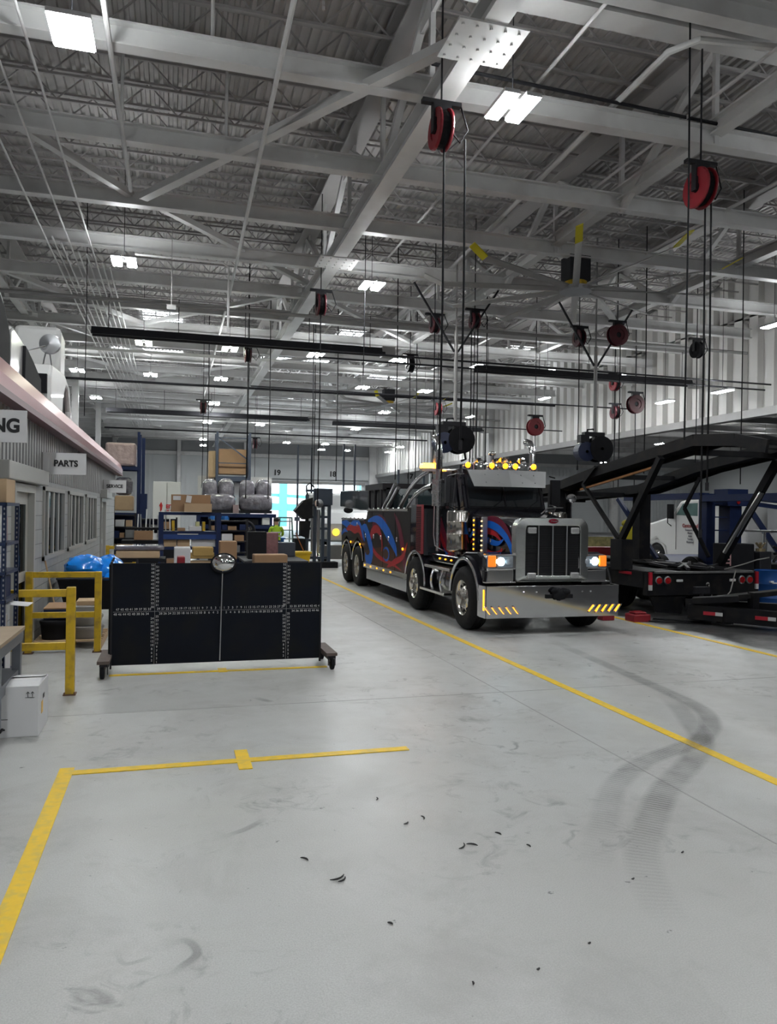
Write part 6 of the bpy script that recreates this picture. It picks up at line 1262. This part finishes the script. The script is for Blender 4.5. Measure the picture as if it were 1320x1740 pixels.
# yellow bin
t = thing('yellow_bin', 'yellow plastic bin behind the right end of the board', 'bin', (3.95, 24, 0)); b = MB()
b.add([(3.72, 23.8, 0), (4.12, 23.8, 0), (4.12, 24.2, 0), (3.72, 24.2, 0), (3.64, 23.72, .62), (4.2, 23.72, .62), (4.2, 24.28, .62), (3.64, 24.28, .62)], [(3, 2, 1, 0), (0, 1, 5, 4), (1, 2, 6, 5), (2, 3, 7, 6), (3, 0, 4, 7), (4, 5, 6, 7)]); b.build('body', P('bin_yellow', (.65, .42, .01), .45), t)
b = MB(); b.box(3.61, 4.23, 23.69, 24.31, .6, .66); b.build('rim', P('bin_yellow', (.65, .42, .01), .45), t, bevel=.01); b = MB(); b.tube([(4.1, 24, .5), (3.75, 23.95, 1.25)], .015, 6); b.build('mop_handle', P('dark_orange', (.3, .1, .03), .5), t)
# step ladder
t = thing('step_ladder', 'grey-green step ladder beside the worker', 'ladder', (4.0, 28, 0)); LM = P('ladder_green', (.10, .20, .16), .4)
for x in (3.8, 4.25): b = MB(); b.beam((x-.03*(1 if x < 4 else -1), 28.3, 1.7), (x+(-.06 if x < 4 else .06), 27.8, 0), .05, .05); b.build('rail', LM, t)
for k in range(5): b = MB(); b.box(3.76, 4.29, 27.85+k*.09, 27.95+k*.09, .25+k*.32, .29+k*.32); b.build('step', P('step_pale', (.4, .45, .42), .4), t)
b = MB(); b.beam((3.85, 28.35, 1.65), (3.8, 28.9, 0), .04, .04); b.beam((4.22, 28.35, 1.65), (4.28, 28.9, 0), .04, .04); b.box(3.8, 4.27, 28.2, 28.45, 1.66, 1.71); b.build('back_frame', LM, t)
# ---------------------------------------------------------------- the worker in a hi-vis vest
def person():
    t = thing('person', 'person in a bright yellow-green hi-vis shirt and dark trousers, seen from behind near the ladder', 'person', (3.42, 26.0, 0))
    me = bpy.data.meshes.new('body'); ox, oy = 0, 0
    J = {'pel': (0, 0, .88, .15), 'wst': (0, .02, 1.02, .13), 'chs': (0, .05, 1.24, .165), 'nck': (0, .10, 1.42, .06), 'hd0': (.01, .13, 1.50, .085), 'hd1': (.01, .14, 1.60, .09), 'hd2': (.01, .14, 1.68, .05),
         'shl': (-.18, .06, 1.36, .07), 'ell': (-.24, .14, 1.10, .048), 'wrl': (-.15, .34, 1.02, .032), 'hnl': (-.12, .42, 1.03, .03), 'shr': (.18, .06, 1.36, .07), 'elr': (.24, .16, 1.12, .048), 'wrr': (.16, .36, 1.04, .032), 'hnr': (.12, .44, 1.05, .03),
         'hpl': (-.09, 0, .84, .10), 'knl': (-.11, .03, .47, .065), 'anl': (-.12, -.03, .09, .045), 'tol': (-.13, .14, .045, .04), 'hpr': (.09, 0, .84, .10), 'knr': (.11, .05, .47, .065), 'anr': (.13, .0, .09, .045), 'tor': (.14, .17, .045, .04)}
    E_ = [('pel', 'wst'), ('wst', 'chs'), ('chs', 'nck'), ('nck', 'hd0'), ('hd0', 'hd1'), ('hd1', 'hd2'), ('chs', 'shl'), ('shl', 'ell'), ('ell', 'wrl'), ('wrl', 'hnl'), ('chs', 'shr'), ('shr', 'elr'), ('elr', 'wrr'), ('wrr', 'hnr'),
          ('pel', 'hpl'), ('hpl', 'knl'), ('knl', 'anl'), ('anl', 'tol'), ('pel', 'hpr'), ('hpr', 'knr'), ('knr', 'anr'), ('anr', 'tor')]
    for s_, h in ((-1, 'hnl'), (1, 'hnr')):
        hx, hy, hz, _ = J[h]
        for i in range(4): J[h+'f%d' % i] = (hx+s_*(-.03+.02*i), hy+.055, hz+.005, .010); J[h+'g%d' % i] = (hx+s_*(-.03+.02*i), hy+.085+.006*(i in (1, 2)), hz-.025, .009); E_ += [(h, h+'f%d' % i), (h+'f%d' % i, h+'g%d' % i)]
        J[h+'t'] = (hx-s_*.05, hy+.02, hz-.01, .011); E_.append((h, h+'t'))
    ks = list(J); me.from_pydata([J[k][:3] for k in ks], [(ks.index(a), ks.index(c)) for a, c in E_], []); o = bpy.data.objects.new('body', me); COL.objects.link(o); o.parent = t
    sk = o.modifiers.new('skin', 'SKIN'); sk.use_smooth_shade = True
    for i, k in enumerate(ks): r = J[k][3]; me.skin_vertices[0].data[i].radius = (r, r*(.75 if k in ('chs', 'wst', 'pel') else 1)); 
    me.skin_vertices[0].data[0].use_root = True
    sb = o.modifiers.new('sub', 'SUBSURF'); sb.levels = 2; sb.render_levels = 2
    # one body surface coloured by height: skin, shirt, trousers, boots
    m = bpy.data.materials.new('clothed_body'); m.use_nodes = True; n = m.node_tree.nodes; l = m.node_tree.links; p = n['Principled BSDF']; p.inputs['Roughness'].default_value = .75
    tc = n.new('ShaderNodeTexCoord'); sp_ = n.new('ShaderNodeSeparateXYZ'); l.new(tc.outputs['Object'], sp_.inputs[0]); rp = n.new('ShaderNodeValToRGB'); rp.color_ramp.interpolation = 'CONSTANT'; mr_ = n.new('ShaderNodeMath'); mr_.operation = 'DIVIDE'; mr_.inputs[1].default_value = 1.8
    l.new(sp_.outputs[2], mr_.inputs[0]); l.new(mr_.outputs[0], rp.inputs[0]); els = rp.color_ramp.elements; els[0].position = 0; els[0].color = (.03, .025, .02, 1); els[1].position = .10/1.8; els[1].color = (.02, .04, .11, 1)
    for pos, c in ((.93/1.8, (.40, .62, .03, 1)), (1.44/1.8, (.45, .27, .19, 1))): e = els.new(pos); e.color = c
    yy = n.new('ShaderNodeMath'); yy.operation = 'GREATER_THAN'; l.new(sp_.outputs[1], yy.inputs[0]); yy.inputs[1].default_value = .26; mx = n.new('ShaderNodeMix'); mx.data_type = 'RGBA'; l.new(yy.outputs[0], mx.inputs[0]); l.new(rp.outputs[0], mx.inputs[6]); mx.inputs[7].default_value = (.45, .27, .19, 1)
    l.new(mx.outputs[2], p.inputs['Base Color']); me.materials.append(m)
    b = MB(); b.ell((3.43, 26.125, 1.63), .102, .11, .085, 16, 10); b.build('hair', P('dark_hair', (.02, .015, .012), .7, 0, .2, 30, bump=.4), t, smooth=True)
    b = MB()
    for s_ in (-1, 1): b.ell((3.43+s_*.097, 26.14, 1.60), .014, .03, .035, 8, 6)
    b.ell((3.43, 26.245, 1.585), .016, .022, .024, 8, 6); b.build('ears_and_nose', SKIN, t, smooth=True)
    b = MB()
    for s_ in (-1, 1): b.ell((3.43+s_*.035, 26.222, 1.615), .013, .008, .008, 8, 6)
    b.build('eyes', WHITE, t)
    b = MB(); b.box(3.405, 3.455, 26.222, 26.232, 1.545, 1.552); b.build('mouth', REDINK, t)
    b = MB()
    for z in (1.08, 1.2): b.lathe([(.155, z-.02), (.160, z), (.155, z+.02)], (3.42, 26.04, 0), 'z', 20)
    for v in range(len(b.v)): q = b.v[v]; b.v[v] = (3.42+(q[0]-3.42)*1.15, 26.04+(q[1]-26.04)*.85, q[2])
    b.build('reflective_band', P('silver_tape', (.6, .6, .58), .3), t, smooth=True)
    return t
person()
b = MB(); b.box(3.2, 3.75, 26.5, 27.0, 0, .95); b.box(3.15, 3.8, 26.45, 27.05, .95, 1.0); tag(b.build('blue_work_cart', BLUE, bevel=.01), 'blue work cart in front of the worker', 'cart')
# cylindrical bollards and clutter by the far doors
for k, (x, y) in enumerate(((8.2, 79), (13.4, 79), (19.2, 79))):
    b = MB(); b.cyl((x, y-.5, 0), (x, y-.5, 1.2), .12, n=12); tag(b.build('bollard', YELLOW), 'yellow bollard beside the open bay doors', 'bollard', 'bollards at the open bay doors')
b = MB(); b.box(4.3, 9.0, 30.5, 33, 0.0006, .003); tag(b.build('red_floor_patch', P('dull_red_floor', (.20, .06, .05), .6, 0, .2, 5)), 'dull red painted patch of floor behind the tow truck', 'floor marking')

# dark stock shelving filled with small boxes, behind the blue shelf and beside the tall rack
CLR = {'grey': P('box_grey', (.16, .16, .16), .6), 'brown': CARD, 'white': WHITE_CARD, 'black': BLACK, 'dark blue': BLUE_RACK, 'tan': CARD2, 'dull red': P('box_dull_red', (.2, .05, .04), .6)}
random.seed(31)
def stock(x0, x1, y, levels, where, grp):
    t = thing('stock_shelf', 'dark stock shelving %s' % where, 'shelf', ((x0+x1)/2, y, 0))
    for x in (x0, x1):
        for yy in (y, y+.5): b = MB(); b.box(x-.025, x+.025, yy-.025, yy+.025, 0, levels[-1]+.05); b.build('upright', DARK_STEEL, t)
    for z in levels: b = MB(); b.box(x0, x1, y, y+.5, z-.04, z); b.build('shelf_board', DARK_STEEL, t)
    b = MB(); b.box(x0, x1, y+.5, y+.52, 0, levels[-1]); b.build('back_panel', P('navy_panel', (.010, .016, .05), .6, spec=.2), t)
    for li, z in enumerate(levels[:-1]):
        x = x0+.05; gap = levels[li+1]-z-.07
        while x < x1-.2:
            w_ = random.uniform(.14, .34); h_ = gap*random.uniform(.45, .95); c = random.choice(list(CLR))
            b = MB(); b.box(x, min(x+w_, x1-.04), y+.03, y+.42, z, z+h_); o = b.build('parts_box', CLR[c], bevel=.008)
            tag(o, '%s parts box, %s level of stock shelving %s' % (c, ['lowest', 'second', 'third', 'fourth', 'fifth'][li], where), 'box', '%s boxes, %s level, %s' % (c, ['lowest', 'second', 'third', 'fourth', 'fifth'][li], grp)); x += w_+random.uniform(.02, .1)
stock(-2.6, -1.25, 28.6, (.5, .9, 1.3, 1.72), 'under the tall blue rack', 'under the rack')
stock(-.95, .15, 25.4, (.5, .9, 1.3, 1.62), 'behind the tool handles', 'behind the handles')
stock(1.15, 2.3, 24.5, (.6, .95, 1.3, 1.6), 'right of the blue shelf unit', 'right of the blue shelf')
stock(2.35, 3.1, 28.9, (.4, .75, 1.1), 'left of the worker', 'left of the worker')
